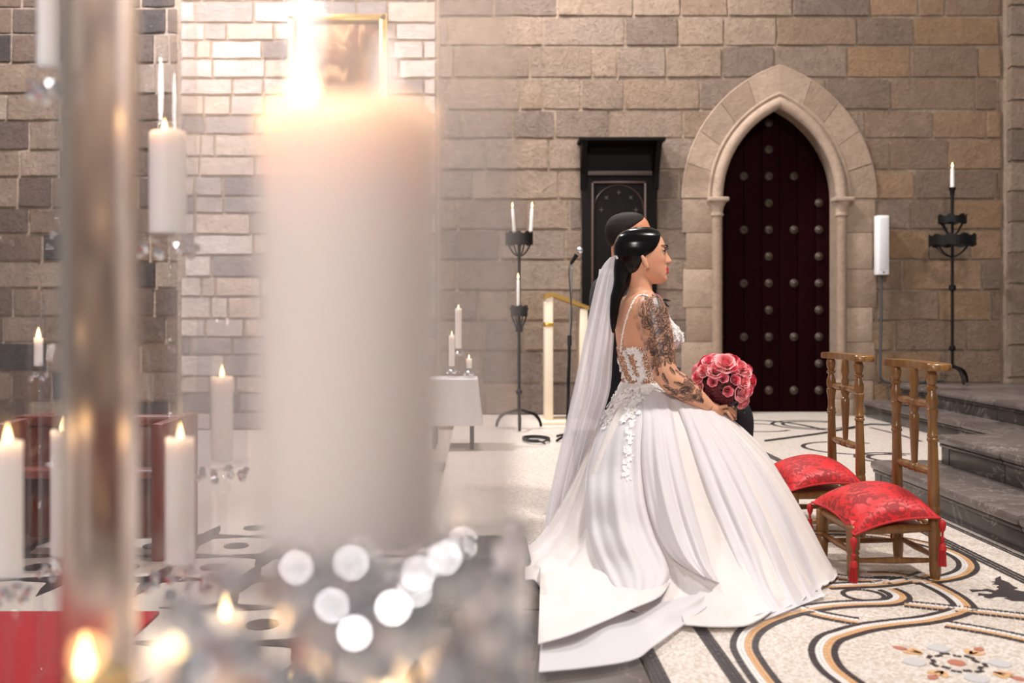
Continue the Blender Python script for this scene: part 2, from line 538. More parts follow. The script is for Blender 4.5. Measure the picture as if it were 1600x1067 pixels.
# ------------------------------------------------------------------ the setting
WY = 9.49                                             # face of the back wall

def stone_mesh(w, h, d=.05, seed=0):
    """one squared block: irregular face, chamfered edges; origin at the block's lower left face corner"""
    r = np.random.default_rng(seed)
    nx = 4 if w > .35 else 3
    nz = 3
    ch = min(.012, h * .08)
    X = np.linspace(ch, w - ch, nx); Z = np.linspace(ch, h - ch, nz)
    front = [(x + (r.normal(0, .004) if 0 < i < nx - 1 else r.normal(0, .002)), r.normal(0, .0035), z + r.normal(0, .0025)) for j, z in enumerate(Z) for i, x in enumerate(X)]
    per = [(i, 0) for i in range(nx)] + [(nx - 1, j) for j in range(1, nz)] + [(i, nz - 1) for i in range(nx - 2, -1, -1)] + [(0, j) for j in range(nz - 2, 0, -1)]
    v = list(front)
    for i, j in per:
        x = 0 if i == 0 else (w if i == nx - 1 else X[i]); z = 0 if j == 0 else (h if j == nz - 1 else Z[j])
        v.append((x, d, z))
    f = [(j * nx + i, j * nx + i + 1, (j + 1) * nx + i + 1, (j + 1) * nx + i) for j in range(nz - 1) for i in range(nx - 1)]
    k = len(per); b = nx * nz
    for q in range(k):
        i, j = per[q]; i2, j2 = per[(q + 1) % k]
        f.append((b + q, b + (q + 1) % k, j2 * nx + i2, j * nx + i))
    me = bpy.data.meshes.new('stone')
    me.from_pydata([tuple(map(float, p)) for p in v], [], f); me.update()
    me.polygons.foreach_set('use_smooth', [True] * len(me.polygons))
    me.set_sharp_from_angle(angle=math.radians(38))
    return me

def stone_courses(parent, x0, x1, levels, wmin, wmax, matfn, blocked=None, face=WY, name='stone', seed=1):
    r = np.random.default_rng(seed)
    base = wloc(parent)
    cnt = 0
    for k in range(len(levels) - 1):
        za, zb = levels[k], levels[k + 1]
        x = x0 - r.uniform(0, wmax * .5)
        segs = []
        while x < x1:
            w = r.uniform(wmin, wmax)
            if r.random() < .14: w *= .5
            segs.append([max(x, x0), min(x + w, x1)]); x += w
        cuts = blocked(za, zb) if blocked else []
        for (ca, cb) in cuts:
            new = []
            for a, b in segs:
                if b <= ca or a >= cb: new.append([a, b]); continue
                if a < ca: new.append([a, ca])
                if b > cb: new.append([cb, b])
            segs = new
        for a, b in segs:
            if b - a < .05: continue
            g = .007
            me = stone_mesh(b - a - g, zb - za - g, .06, seed * 1000 + cnt)
            o = link(name, me, matfn(.5 * (a + b), .5 * (za + zb), r), parent)
            o.location = (a + g / 2 - base[0], face - base[1] + r.uniform(-.006, .002), za + g / 2 - base[2])
            cnt += 1
    return cnt

# the doorway's pointed arch
DCX, DHW, DSP, DC, DR = 2.968, .60, 2.14, .42, 1.02
def arch_half(z, extra=0.0):
    """half width of the arch at height z"""
    if z <= DSP: return DHW + extra
    q = (DR + extra) ** 2 - (z - DSP) ** 2
    return max(0.0, math.sqrt(q) - DC) if q > DC * DC else 0.0
def arch_pts(extra, n=15, apex_to=None):
    """(x offset, z) from the left springing over the apex to the right springing"""
    R = DR + extra
    amax = math.acos(DC / R)
    L = [(DC - R * math.cos(a), DSP + R * math.sin(a)) for a in np.linspace(0, amax, n)]
    return L + [(-x, z) for x, z in L[-2::-1]]

LEV = [0, .31, .63, .93, 1.23, 1.53, 1.83, 2.13, 2.42, 2.73, 3.013, 3.33, 3.646, 3.937, 4.24, 4.56, 4.9]
CAB = (1.00, 1.77, 2.70)                              # the wooden niche door: left, right, top

wall_back = MB()
o_left = [(-.42, 0), (DCX - DHW - .02, 0), (DCX - DHW - .02, DSP)]
al = [(DCX + x, z) for x, z in arch_pts(.02, 12)]
half = len(al) // 2
left_poly = [(-.42, -.2), (DCX - DHW - .02, -.2)] + al[:half + 1] + [(DCX, 4.9), (-.42, 4.9)]
right_poly = [(5.2, -.2), (5.2, 4.9), (DCX, 4.9)] + al[half:] + [(DCX + DHW + .02, -.2)]
fw = lambda a, b, d: (a, d, b)
wall_back.prism(left_poly, fw, WY + .013, WY + .26)
wall_back.prism(right_poly, fw, WY + .013, WY + .26)
wall_back_o = obj('wall_back', wall_back, M['mortar'], smooth=False, kind='structure')

def blocked_main(za, zb):
    out = []
    h = arch_half(zb, .30)
    if h > 0: out.append((DCX - h, DCX + h))
    if .5 * (za + zb) < CAB[2]: out.append((CAB[0] + .02, CAB[1] - .02))
    return out
def mat_main(x, z, r):
    t = (x - 2.6) / 2.2 + r.normal(0, .22)
    return M['stone_warm'] if t > .5 else M['stone']
stone_courses(wall_back_o, -.4, 5.17, LEV, .40, .85, mat_main, blocked_main, seed=3)

# dressed stones of the doorway
portal = MB()
portal.box(DCX - DHW - .06, DCX - DHW, WY + .012, WY + .28, 0, DSP)
portal.box(DCX + DHW, DCX + DHW + .06, WY + .012, WY + .28, 0, DSP)
inn, out = arch_pts(0, 15), arch_pts(.06, 15)
R = np.array([[(DCX + i[0], WY + .012, i[1]), (DCX + i[0], WY + .28, i[1]), (DCX + q[0], WY + .28, q[1]), (DCX + q[0], WY + .012, q[1])] for i, q in zip(inn, out)])
portal.rings(R)
portal_o = obj('trim_1', portal, M['stone_dressed'], smooth=True, angle=30, kind='structure')
nv = 5
for side in (-1, 1):
    ri, ro = DR + .045, DR + .35
    ai, ao = math.acos(DC / ri), math.acos(DC / ro)
    for k in range(nv):
        mb = MB()
        t0, t1 = k / nv + .0015, (k + 1) / nv - .0015
        if k == nv - 1: t1 = 1
        I = [(side * (ri * math.cos(a) - DC), DSP + ri * math.sin(a)) for a in np.linspace(t0 * ai, t1 * ai, 5)]
        O = [(side * (ro * math.cos(a) - DC), DSP + ro * math.sin(a)) for a in np.linspace(t0 * ao, t1 * ao, 5)]
        jit = RNG.normal(0, .003)
        mb.prism([(DCX + x, z) for x, z in I + O[::-1]], fw, WY - .022 + jit, WY + .03)
        obj('voussoir', mb, M['stone_dressed'], portal_o, smooth=False)
    zz = [0, .34, .72, 1.06, 1.44, 1.80, DSP]
    for k in range(6):
        mb = MB()
        wj = .27 + (.035 if k % 2 else 0) + RNG.uniform(-.015, .015)
        xa, xb = DCX + side * (DHW + .05), DCX + side * (DHW + .05 + wj)
        mb.box(min(xa, xb), max(xa, xb), WY - .012 + RNG.normal(0, .002), WY + .03, zz[k] + .002, zz[k + 1] - .002, .003)
        obj('jamb_stone', mb, M['stone_dressed'], portal_o)
    cx = DCX + side * (DHW + .015)
    mb = MB()                                         # colonnette with base, capital
    mb.lathe([(.05, .34), (.05, 1.99)], (cx, WY - .01, 0), 20)
    obj('colonnette', mb, M['stone_dressed'], portal_o)
    mb = MB()
    mb.box(cx - .085, cx + .085, WY - .10, WY + .06, 0, .16, .008)
    mb.box(cx - .075, cx + .075, WY - .09, WY + .06, .16, .26, .008)
    mb.lathe([(.078, .26), (.082, .275), (.078, .29), (.06, .30), (.058, .315), (.066, .325), (.06, .345), (.05, .35)], (cx, WY - .01, 0), 20)
    obj('column_base', mb, M['stone_dressed'], portal_o)
    mb = MB()
    mb.lathe([(.05, 1.96), (.062, 1.965), (.064, 1.98), (.056, 1.99), (.056, 2.01), (.064, 2.05), (.082, 2.085), (.09, 2.095), (.09, 2.10)], (cx, WY - .01, 0), 20)
    mb.box(cx - .10, cx + .10, WY - .11, WY + .05, 2.10, 2.145, .016)
    obj('capital', mb, M['stone_dressed'], portal_o)
mb = MB()
mb.tube([(DCX + x, WY - .012, z) for x, z in arch_pts(.012, 22)], .056, 12)
obj('archivolt_roll', mb, M['stone_dressed'], portal_o)
mb = MB()
mb.tube([(DCX + x, WY - .012, z) for x, z in arch_pts(.092, 22)], .022, 8)
mb.tube([(DCX + x, WY - .012, z) for x, z in arch_pts(.355, 22)], .011, 6)
obj('archivolt_bead', mb, M['stone_dressed'], portal_o)

# the studded door
mb = MB()
mb.box(DCX - .70, DCX + .70, WY + .30, WY + .36, 0, 3.15)
door_o = obj('door_1', mb, M['door_wood'], smooth=False, kind='structure')
npl = 7
for k in range(npl):
    xa, xb = DCX - .64 + k * 1.28 / npl, DCX - .64 + (k + 1) * 1.28 / npl
    mb = MB()
    top = DSP + 1.0
    mb.box(xa + .003, xb - .003, WY + .272, WY + .305, .01, top, .005)
    obj('plank', mb, M['door_wood'], door_o)
stud_mb = MB()
stud_mb.lathe([(.044, 0), (.046, .006), (.036, .016), (.022, .024), (.012, .028), (.011, .036), (.001, .040)], (0, 0, 0), 12)
stud_me = stud_mb.mesh('stud')
stud_me.transform(Matrix.Rotation(math.pi / 2, 4, 'X'))
row = 0
for z in np.arange(.22, 3.0, .272):
    cols = (-.51, -.255, 0, .255, .51) if row % 2 == 0 else (-.51, 0, .51)
    for c in cols:
        if abs(c) < arch_half(z + .05) - .06:
            o = link('stud', stud_me, M['iron_stud'], door_o)
            o.location = (DCX + c - .02, WY + .272, z)
    row += 1

# the pale bay and the rough stones further left
mb = MB(); mb.box(-2.97, -.42, WY + .016, WY + .26, -.2, 4.9)
bay = obj('wall_left', mb, M['mortar'], smooth=False, kind='structure')
lv = [-.15]
while lv[-1] < 4.6: lv.append(lv[-1] + RNG.uniform(.165, .225))
stone_courses(bay, -2.95, -.42, lv, .26, .62, lambda x, z, r: M['stone_pale'], seed=5)
mb = MB(); mb.box(-5.6, -2.97, WY + .016, WY + .26, -.2, 4.9)
far_left = obj('wall_far_left', mb, M['mortar'], smooth=False, kind='structure')
lv = [-.15]
while lv[-1] < 4.6: lv.append(lv[-1] + RNG.uniform(.25, .31))
stone_courses(far_left, -5.5, -2.97, lv, .25, .6, lambda x, z, r: M['stone_brown'], seed=6)
# pilaster at the right edge
mb = MB(); mb.box(5.19, 6.6, WY - .13, WY + .26, 0, 4.9)
pil = obj('wall_right', mb, M['mortar'], smooth=False, kind='structure')
stone_courses(pil, 5.165, 6.5, [z + .06 for z in LEV], .35, .7, lambda x, z, r: M['stone'], face=WY - .15, seed=8)

# floors
mb = MB()
mb.prism([(.48, .6), (6.5, .6), (6.5, WY + .3), (-.22, WY + .3), (-.22, 3.62), (.48, 3.62)], lambda a, b, d: (a, b, d), 0, -.3)
floor_o = obj('floor', mb, M['mosaic'], smooth=False, kind='structure')
mb = MB(); mb.box(-7, .6, -2, WY + .3, -.35, -.15)
nave = obj('floor_nave', mb, M['tile_white'], smooth=False, kind='structure')
def star(c, s, n=6):
    pts = []
    for q in range(4):
        a0 = q * np.pi / 2; a1 = a0 + np.pi / 2
        p0 = np.array((np.cos(a0), np.sin(a0))) * s; p1 = np.array((np.cos(a1), np.sin(a1))) * s
        for t in np.linspace(0, 1, n, endpoint=False):
            m = p0 * (1 - t) + p1 * t
            pts.append(tuple(np.array(c) + m * (1 - .62 * np.sin(np.pi * t))))
    return pts
star_mb = MB(); star_mb.prism(star((0, 0), .25), lambda a, b, d: (a, b, d), 0, .003)
star_me = star_mb.mesh('tile', smooth=False)
dot_mb = MB(); dot_mb.prism([(.062 * math.cos(a), .062 * math.sin(a)) for a in np.linspace(0, 2 * np.pi, 14, endpoint=False)], lambda a, b, d: (a, b, d), 0, .003)
dot_me = dot_mb.mesh('tile', smooth=False)
for i in range(13):
    for j in range(7):
        x, y = -5.0 + i * .40, 2.55 + j * .40
        if x < -1.0 and y < 3.85: continue
        if x > -.35 and y > 3.3: continue
        link('tile', star_me, M['tile_black'], nave, loc=(x, y, -.15))
        if x + .2 < -.3: link('tile', dot_me, M['tile_black'], nave, loc=(x + .2, y + .2, -.15))
# marble edge of the raised floor with a rounded corner
edge = [(.475, 2.20), (.30, 2.36), (.15, 2.50), (.05, 2.615), (-.02, 2.71), (-.05, 2.82), (-.055, 2.95), (-.055, 3.255), (.475, 3.255)]
def slab_with_nose(mb, poly, z0, z1, r):
    c = np.mean(poly, 0)
    P = np.array(poly)
    ringsl = []
    d = P - c; L = np.linalg.norm(d, axis=1)[:, None]
    for k in range(7):
        a = math.pi * k / 6 - math.pi / 2
        off = r * math.cos(a) - r; z = (z0 + z1) / 2 + (z1 - z0) / 2 * math.sin(a)
        Q = c + d * (1 + off / L)
        ringsl.append([(q[0], q[1], z) for q in Q])
    mb.rings(np.array(ringsl))
mb = MB(); mb.prism([(x + .03 * (1 if x < .4 else 0), y) for x, y in edge], lambda a, b, d: (a, b, d), -.05, -.16)
step_o = obj('trim_2', mb, M['marble'], smooth=False, kind='structure')
mb = MB(); slab_with_nose(mb, edge, -.052, 0, .026)
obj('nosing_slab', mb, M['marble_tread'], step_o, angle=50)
mb = MB(); mb.box(-.03, .16, 3.29, 3.60, 0, .135, .004); mb.box(-.05, .18, 3.27, 3.61, .135, .17, .014)
obj('plinth_block', mb, M['slate'], step_o)
mb = MB(); mb.box(-.055, .478, 3.256, 3.63, -.15, -.001)
obj('foot_slab', mb, M['marble'], step_o, smooth=False)

# altar steps
mb = MB()
mb.box(2.31, 6.5, .6, 5.45, 0, .10); mb.box(3.80, 6.5, 5.45, WY - .16, 0, .10)
mb.box(2.63, 6.5, .6, 5.30, .10, .27); mb.box(4.09, 6.5, 5.30, WY - .16, .10, .27)
steps = obj('trim_3', mb, M['marble'], smooth=False, kind='structure')
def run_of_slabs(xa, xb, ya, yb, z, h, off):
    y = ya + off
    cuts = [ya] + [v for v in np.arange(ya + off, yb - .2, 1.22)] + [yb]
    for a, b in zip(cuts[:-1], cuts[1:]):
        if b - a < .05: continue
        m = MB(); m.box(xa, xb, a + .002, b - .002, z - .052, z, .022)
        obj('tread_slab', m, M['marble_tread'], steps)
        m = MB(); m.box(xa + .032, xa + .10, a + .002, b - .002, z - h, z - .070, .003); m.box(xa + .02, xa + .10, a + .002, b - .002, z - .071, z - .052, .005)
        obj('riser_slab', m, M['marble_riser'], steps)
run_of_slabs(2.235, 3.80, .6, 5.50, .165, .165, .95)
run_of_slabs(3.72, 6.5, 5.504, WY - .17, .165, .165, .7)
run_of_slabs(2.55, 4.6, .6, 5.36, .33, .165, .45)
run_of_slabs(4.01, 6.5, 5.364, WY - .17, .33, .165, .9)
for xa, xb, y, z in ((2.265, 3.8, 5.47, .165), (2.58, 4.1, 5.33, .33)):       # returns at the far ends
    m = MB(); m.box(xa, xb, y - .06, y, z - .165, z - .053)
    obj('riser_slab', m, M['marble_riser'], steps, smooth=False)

# ------------------------------------------------------------------ mosaic figures: bands of tesserae
TS = {k: MB() for k in ('black', 'white', 'tan', 'red', 'grey')}
def row_of_tesserae(col, path, off, w, ln, z=.0):
    P = np.array(path)
    T = np.gradient(P, axis=0); T /= np.linalg.norm(T, axis=1)[:, None] + 1e-9
    N = np.stack([-T[:, 1], T[:, 0]], 1)
    Q = P + N * off
    d = np.r_[0, np.cumsum(np.linalg.norm(np.diff(Q, axis=0), axis=1))]
    n = max(1, int(d[-1] / ln))
    mb = TS[col]
    s = (np.arange(n) + .5) * d[-1] / n
    cx, cy = np.interp(s, d, Q[:, 0]), np.interp(s, d, Q[:, 1])
    tx, ty = np.interp(s, d, T[:, 0]), np.interp(s, d, T[:, 1])
    g = .0007
    hl = d[-1] / n / 2 - g; hw = w / 2 - g
    for k in range(n):
        t = np.array((tx[k], ty[k])); t /= np.linalg.norm(t) + 1e-9
        nn = np.array((-t[1], t[0])); c = np.array((cx[k], cy[k]))
        h = .0022 + RNG.uniform(0, .0008)
        j = RNG.uniform(.88, 1.0, 4)
        q = [c - t * hl * j[0] - nn * hw, c + t * hl * j[1] - nn * hw, c + t * hl * j[2] + nn * hw, c - t * hl * j[3] + nn * hw]
        mb.add([(p[0], p[1], 0) for p in q] + [(p[0], p[1], h) for p in q], [(4, 5, 6, 7), (0, 1, 5, 4), (1, 2, 6, 5), (2, 3, 7, 6), (3, 0, 4, 7)])
def band(path, order=('black', 'white', 'tan', 'black'), w=.0215, n=160):
    P = smooth_curve(path, n)
    k = len(order)
    for i, c in enumerate(order):
        off = (k / 2 - .5 - i) * w                    # first named lies left of the way travelled
        if c == 'black':
            row_of_tesserae(c, P, off, w * .95, .017)
        else:
            for s in (-.25, .25):
                row_of_tesserae(c, P, off + s * w, w * .5, .014)
def F2(pts): return [tuple(fl(x, y)[:2]) for x, y in pts]
c1 = lambda p: [(1200 + a / 4, 800 + b / 4) for a, b in p]
ring_main = c1([(760, 1290), (560, 1110), (395, 980), (343, 875), (380, 800), (470, 762), (620, 722), (800, 697), (960, 680), (1090, 655), (1190, 625), (1225, 598), (1200, 560), (1130, 510), (1020, 455), (900, 415), (780, 395), (640, 392)])
band(F2(ring_main))
band(F2([(1260, 1130), (1224, 1100), (1198.8, 1068.8), (1174.4, 1035), (1162.8, 1010.6), (1169.7, 990), (1189.4, 975), (1215.6, 963.8), (1243.8, 955.4), (1273.7, 949.5), (1307, 945.5), (1341, 943.6), (1375, 942.6), (1397, 940), (1406, 934), (1400, 927), (1386, 921)]))
band(F2([(1240, 948), (1262.5, 955.6), (1290.6, 962.7), (1324.4, 968.9), (1341, 971.2)]))
band(F2([(1412, 943.4), (1500, 952.6), (1600, 963.8), (1720, 978)]))
band(F2([(1478, 975.6), (1540, 986), (1600, 998.5), (1700, 1022)]))
band(F2([(1290, 916.5), (1325, 915), (1375, 912.6), (1420, 906), (1450, 897)]))
C = np.array((1.58, 3.98))
band([tuple(C + np.array((math.cos(a), math.sin(a))) * .40) for a in np.linspace(-1.5, 4.6, 40)], ('black', 'tan', 'white', 'black')[::-1])
C2 = fl(1349, 930)[:2]
row_of_tesserae('black', [tuple(C2 + .068 * np.array((math.cos(a), math.sin(a)))) for a in np.linspace(0, 2 * np.pi, 40)], 0, .018, .012)
for X in (2.024, 2.045, 2.066): row_of_tesserae('black', [(X, y) for y in np.linspace(2.4, 7.5, 40)], 0, .015, .016)
for X in (2.215, 2.232): row_of_tesserae('black', [(X, y) for y in np.linspace(2.6, 5.4, 40)], 0, .011, .016)
for x0, n in ((.478, 3), (.682, 3)):
    for k in range(n): row_of_tesserae('black', [(x0 + .0072 + k * .0144, y) for y in np.linspace(1.4, 3.6, 30)], 0, .0144, .017)
# far scrolls behind the couple
for (x, y), r in (((1272, 664), .36), ((1272, 664), .27), ((1400, 716), .26), ((1400, 716), .18), ((1180, 668), .30), ((1330, 700), .34)):
    c = fl(x, y)[:2]
    row_of_tesserae('black', [tuple(c + r * np.array((math.cos(a), math.sin(a)))) for a in np.linspace(.8, 5.6, 50)], 0, .034, .03)
row_of_tesserae('black', smooth_curve(F2([(1100, 662), (1180, 657), (1240, 662), (1290, 672)]), 40), 0, .05, .03)
row_of_tesserae('black', smooth_curve(F2([(1360, 668), (1400, 678), (1440, 690)]), 40), 0, .03, .03)
# the flower in the big roundel
FC = fl(1495, 1036)[:2]
for k in range(14):
    a = k / 14 * 2 * np.pi
    row_of_tesserae('black', [tuple(FC + np.array((math.cos(b), math.sin(b))) * (.062 + (.012 if k % 2 else 0))) for b in np.linspace(a, a + .4, 4)], 0, .014, .012)
def patch(col, poly, h=.0026):
    TS[col].prism([tuple(p) for p in poly], lambda a, b, d: (a, b, d), 0, h)
patch('red', [tuple(FC + .024 * np.array((math.cos(a), math.sin(a)))) for a in np.linspace(0, 6.28, 12, endpoint=False)])
def petal(c, a, l, w, col):
    d = np.array((math.cos(a), math.sin(a))); n = np.array((-d[1], d[0]))
    patch(col, [c + d * l * t + n * w * math.sin(np.pi * t) ** .8 for t in np.linspace(0, 1, 7)] + [c + d * l * t - n * w * math.sin(np.pi * t) ** .8 for t in np.linspace(1, 0, 7)[1:-1]])
for k in range(4):
    a = .78 + k * np.pi / 2 + .75
    d = np.array((math.cos(a), math.sin(a)))
    petal(FC + d * .085, a, .07, .034, 'grey')
    b = a + .78
    e = np.array((math.cos(b), math.sin(b)))
    for s in (-.5, 0, .5): petal(FC + e * .095, b + s, .055, .011, 'tan')
    petal(FC + e * .14, b, .045, .014, 'red')
# the black heraldic beast
z7 = lambda p: [tuple(fl(1420 + a / 8.889, 820 + b / 8.889)[:2]) for a, b in p]
beast = z7([(1200, 748), (1275, 715), (1285, 765), (1390, 805), (1445, 850), (1515, 882), (1440, 905), (1600, 930), (1760, 900), (1900, 960), (1890, 1060), (1700, 1045), (1600, 1062), (1450, 1060), (1320, 1022), (1430, 1008), (1210, 1003), (1130, 1025), (1050, 1010), (1040, 985), (960, 985), (965, 952), (1060, 965), (1150, 965), (1165, 942), (1080, 920), (970, 925), (880, 938), (840, 900), (920, 905), (1010, 908), (1090, 890), (1200, 920), (1255, 892), (1218, 865), (1268, 842), (1160, 825), (1210, 808), (1150, 795), (1200, 790)])
patch('black', beast, .002)
for k, nm in (('black', 'black_tesserae'), ('white', 'white_tesserae'), ('tan', 'ochre_tesserae'), ('red', 'red_tesserae'), ('grey', 'grey_tesserae')):
    obj(nm, TS[k], M['tess_' + k], floor_o, smooth=False, kind='stuff')
# ------------------------------------------------------------------ furniture against the wall
WALL_TOP = M['dark_wood']
X0, X1, ZT = CAB
t = thing('wall_cabinet', 'tall ebony wood cabinet door with deep hood let into the stone wall', 'cabinet', ((X0 + X1) / 2, WY - .02, 0))
mb = MB(); mb.box(X0 + .02, X1 - .02, WY - .055, WY + .10, 0, ZT - .30, .004)
obj('body', mb, M['dark_wood'], t)
mb = MB()                                              # hood sloping out to the cornice
mb.box(X0 - .03, X1 + .03, WY - .26, WY + .0, ZT - .035, ZT, .006)
for s in (0, 1):
    xa = X0 if s == 0 else X1 - .05
    mb.prism([(WY - .24, ZT - .035), (WY - .02, ZT - .035), (WY - .02, ZT - .48), (WY - .06, ZT - .48), (WY - .075, ZT - .33)], lambda a, b, d: (d, a, b), xa, xa + .05)
mb.box(X0 + .05, X1 - .05, WY - .02, WY, ZT - .3, ZT - .035)
obj('hood', mb, M['dark_wood'], t, smooth=False)
mb = MB(); mb.box(X0 + .07, X1 - .07, WY - .085, WY - .05, ZT - .345, ZT - .30, .006)
obj('shelf', mb, M['iron_stud'], t)
mb = MB()
fx0, fx1, fz1 = X0 + .105, X1 - .125, ZT - .40
for a, b, c, d in ((fx0, fx0 + .022, .2, fz1), (fx1 - .022, fx1, .2, fz1), (fx0, fx1, fz1 - .022, fz1), (fx0, fx1, .2, .222)):
    mb.box(a, b, WY - .075, WY - .05, c, d, .004)
obj('panel_moulding', mb, M['dark_wood_edge'], t)
pc = ((fx0 + fx1) / 2, fz1 - .28)
mb = MB(); mb.tube([(pc[0] + .245 * math.cos(a), WY - .058, pc[1] + .245 * math.sin(a)) for a in np.linspace(0, math.pi, 24)], .005, 6)
obj('arch_inlay', mb, M['dark_wood_edge'], t)
for k in range(5):
    a = k * math.pi / 4
    c = (pc[0] + .17 * math.cos(a), pc[1] + .17 * math.sin(a))
    mb = MB()
    mb.prism([(c[0] + r * math.cos(q), c[1] + r * math.sin(q)) for q, r in [(a + j * math.pi / 4, .03 if j % 2 == 0 else .008) for j in range(8)]], fw, WY - .060, WY - .05)
    obj('cross_ornament', mb, M['iron_stud'], t, smooth=False)
mb = MB(); mb.box(X0 + .12, X0 + .18, WY - .080, WY - .05, .9, 1.06, .006)
obj('lock', mb, M['iron_stud'], t)

# loudspeaker
sx = .5 * (px(1363, 0, WY)[0] + px(1381, 0, WY)[0])
sp = thing('speaker', 'slim white column loudspeaker fixed to the stone wall beside the arched door', 'speaker', (sx, WY - .03, 1.38))
mb = MB(); mb.box(sx - .055, sx + .055, WY - .13, WY - .03, 1.38, 1.96, .008); obj('cabinet', mb, M['white_plastic'], sp)
mb = MB(); mb.box(sx - .040, sx + .040, WY - .135, WY - .129, 1.43, 1.935, .002); obj('grille', mb, M['grille'], sp)
mb = MB(); mb.box(sx - .012, sx + .012, WY - .134, WY - .129, 1.40, 1.41); obj('badge', mb, M['iron_stud'], sp, smooth=False)
mb = MB(); mb.box(sx - .03, sx + .03, WY - .04, WY + .01, 1.6, 1.75); obj('bracket', mb, M['white_plastic'], sp, smooth=False)
mb = MB()
mb.tube(smooth_curve([(sx + .01, WY - .05, 1.385), (sx + .01, WY - .05, 1.0), (sx + .0, WY - .05, .42), (sx + .01, WY - .05, .36), (sx + .07, WY - .05, .325), (sx + .3, WY - .05, .322), (sx + .62, WY - .05, .345)], 60), .013, 8)
tag(obj('speaker_cable', mb, M['grey_cable']), 'dark conduit dropping from the white loudspeaker and bending along the wall foot', 'cable')
mb = MB()
pts = [(1195, 690, 0), (1240, 684, 0), (1290, 677, 0), (1340, 667, 0), (1361, 664, 0)]
cb = [fl(x, y) + (0, 0, .008) for x, y, z in pts] + [np.array((3.69, 8.5, .03)), np.array((3.695, 8.52, .17)), np.array((3.80, 8.6, .178)), np.array((3.97, 8.7, .18)), np.array((3.985, 8.72, .345)), np.array((4.2, 9.0, .345))]
mb.tube(smooth_curve(cb, 90), .007, 6)
tag(obj('floor_cable', mb, M['black_rubber']), 'thin black cable trailing over the mosaic floor and up the far marble step', 'cable')

# iron candelabra
def candelabrum(name, label, base, legs_h, rings, top, ncr):
    x, y, z = base
    t = thing(name, label, 'candelabrum', base)
    mb = MB()
    mb.spindle([(0, .014), (.1, .014), (.11, .03), (.125, .03), (.135, .014), (.45, .014), (.455, .032), (.48, .032), (.485, .014), (.9, .014), (1, .016)], (x, y, z + legs_h), (x, y, z + top - .0), 12)
    obj('stem', mb, M['iron'], t)
    for k in range(3):
        a = k * 2.094 + .5
        d = np.array((math.cos(a), math.sin(a), 0))
        p0 = np.array((x, y, z + legs_h + .03))
        mb = MB(); mb.tube(smooth_curve([p0, p0 + d * .07 + (0, 0, -.02), p0 + d * .16 + (0, 0, -.05), p0 + d * .21 + (0, 0, -legs_h * .75), p0 + d * .225 + (0, 0, -legs_h - .018)], 24), [.014, .012, .016, .012], 8)
        obj('leg', mb, M['iron'], t)
    for rz, rr, hh, nt in rings:
        mb = MB()
        P = []
        n = nt * 4
        a = np.linspace(0, 2 * np.pi, n, endpoint=False)
        hi = np.array([rz + hh / 2 + (.018 if (i // 2) % 2 else 0) for i in range(n)]); lo = np.array([rz - hh / 2 - (.012 if (i // 2) % 2 == 0 else 0) for i in range(n)])
        R = []
        for r_, zz in ((rr, lo), (rr, hi), (rr - .006, hi), (rr - .006, lo)):
            R.append([(x + r_ * math.cos(q), y + r_ * math.sin(q), z + h) for q, h in zip(a, zz)])
        R = np.array(R).transpose(1, 0, 2)
        mb.grid(R, cu=True, cv=True)
        for k in range(4):
            q = k * math.pi / 2 + .4
            mb.tube(smooth_curve([(x, y, z + rz - .16), (x + .5 * rr * math.cos(q), y + .5 * rr * math.sin(q), z + rz - .12), (x + rr * math.cos(q), y + rr * math.sin(q), z + rz - .03)], 10), .007, 6)
        obj('crown_ring', mb, M['iron'], t, smooth=False)
        for k in range(max(4, nt // 3)):
            q = k * 2 * math.pi / max(4, nt // 3)
            mb = MB(); mb.lathe([(.003, 0), (.018, .004), (.024, .02), (.026, .022)], (x + rr * .8 * math.cos(q), y + rr * .8 * math.sin(q), z + rz + hh / 2 - .03), 10)
            obj('drip_pan', mb, M['iron'], t)
    return t
IR = (px(1488, 0, 9.1)[0], 9.1, .33)
IRz = lambda y: px(0, y, 9.1)[2] - .33
c_r = candelabrum('iron_candelabrum', 'tall black iron candelabrum with crenellated crowns standing on the altar step', IR, .15, [(IRz(376), .205, .085, 10), (IRz(343), .125, .06, 7)], IRz(306), 3)
def taper(loc, h, r, label, group=None, name='taper_candle', lean=0.0):
    x, y, z = loc
    t = thing(name, label, 'candle', loc, group)
    mb = MB(); mb.spindle([(0, r), (.5, r * .95), (.97, r * .85), (1, r * .5)], (x, y, z), (x + lean, y, z + h), 12); obj('wax', mb, M['wax'], t)
    mb = MB(); mb.tube([(x + lean, y, z + h - .004), (x + lean, y, z + h + .012)], .0015, 5); obj('wick', mb, M['lash'], t)
    mb = MB(); mb.lathe([(.001, 0), (.006, .005), (.0085, .014), (.006, .03), (.001, .05)], (x + lean, y, z + h + .004), 10); obj('flame', mb, M['flame'], t)
    return t
mb = MB(); mb.lathe([(.02, 0), (.022, .05), (.03, .06), (.034, .075), (.03, .08)], (IR[0], IR[1], IR[2] + IRz(306)), 12); obj('top_socket', mb, M['iron'], c_r)
taper((IR[0], IR[1], IR[2] + IRz(306) + .075), .19, .018, 'lit ivory candle on the iron candelabrum beside the altar step')

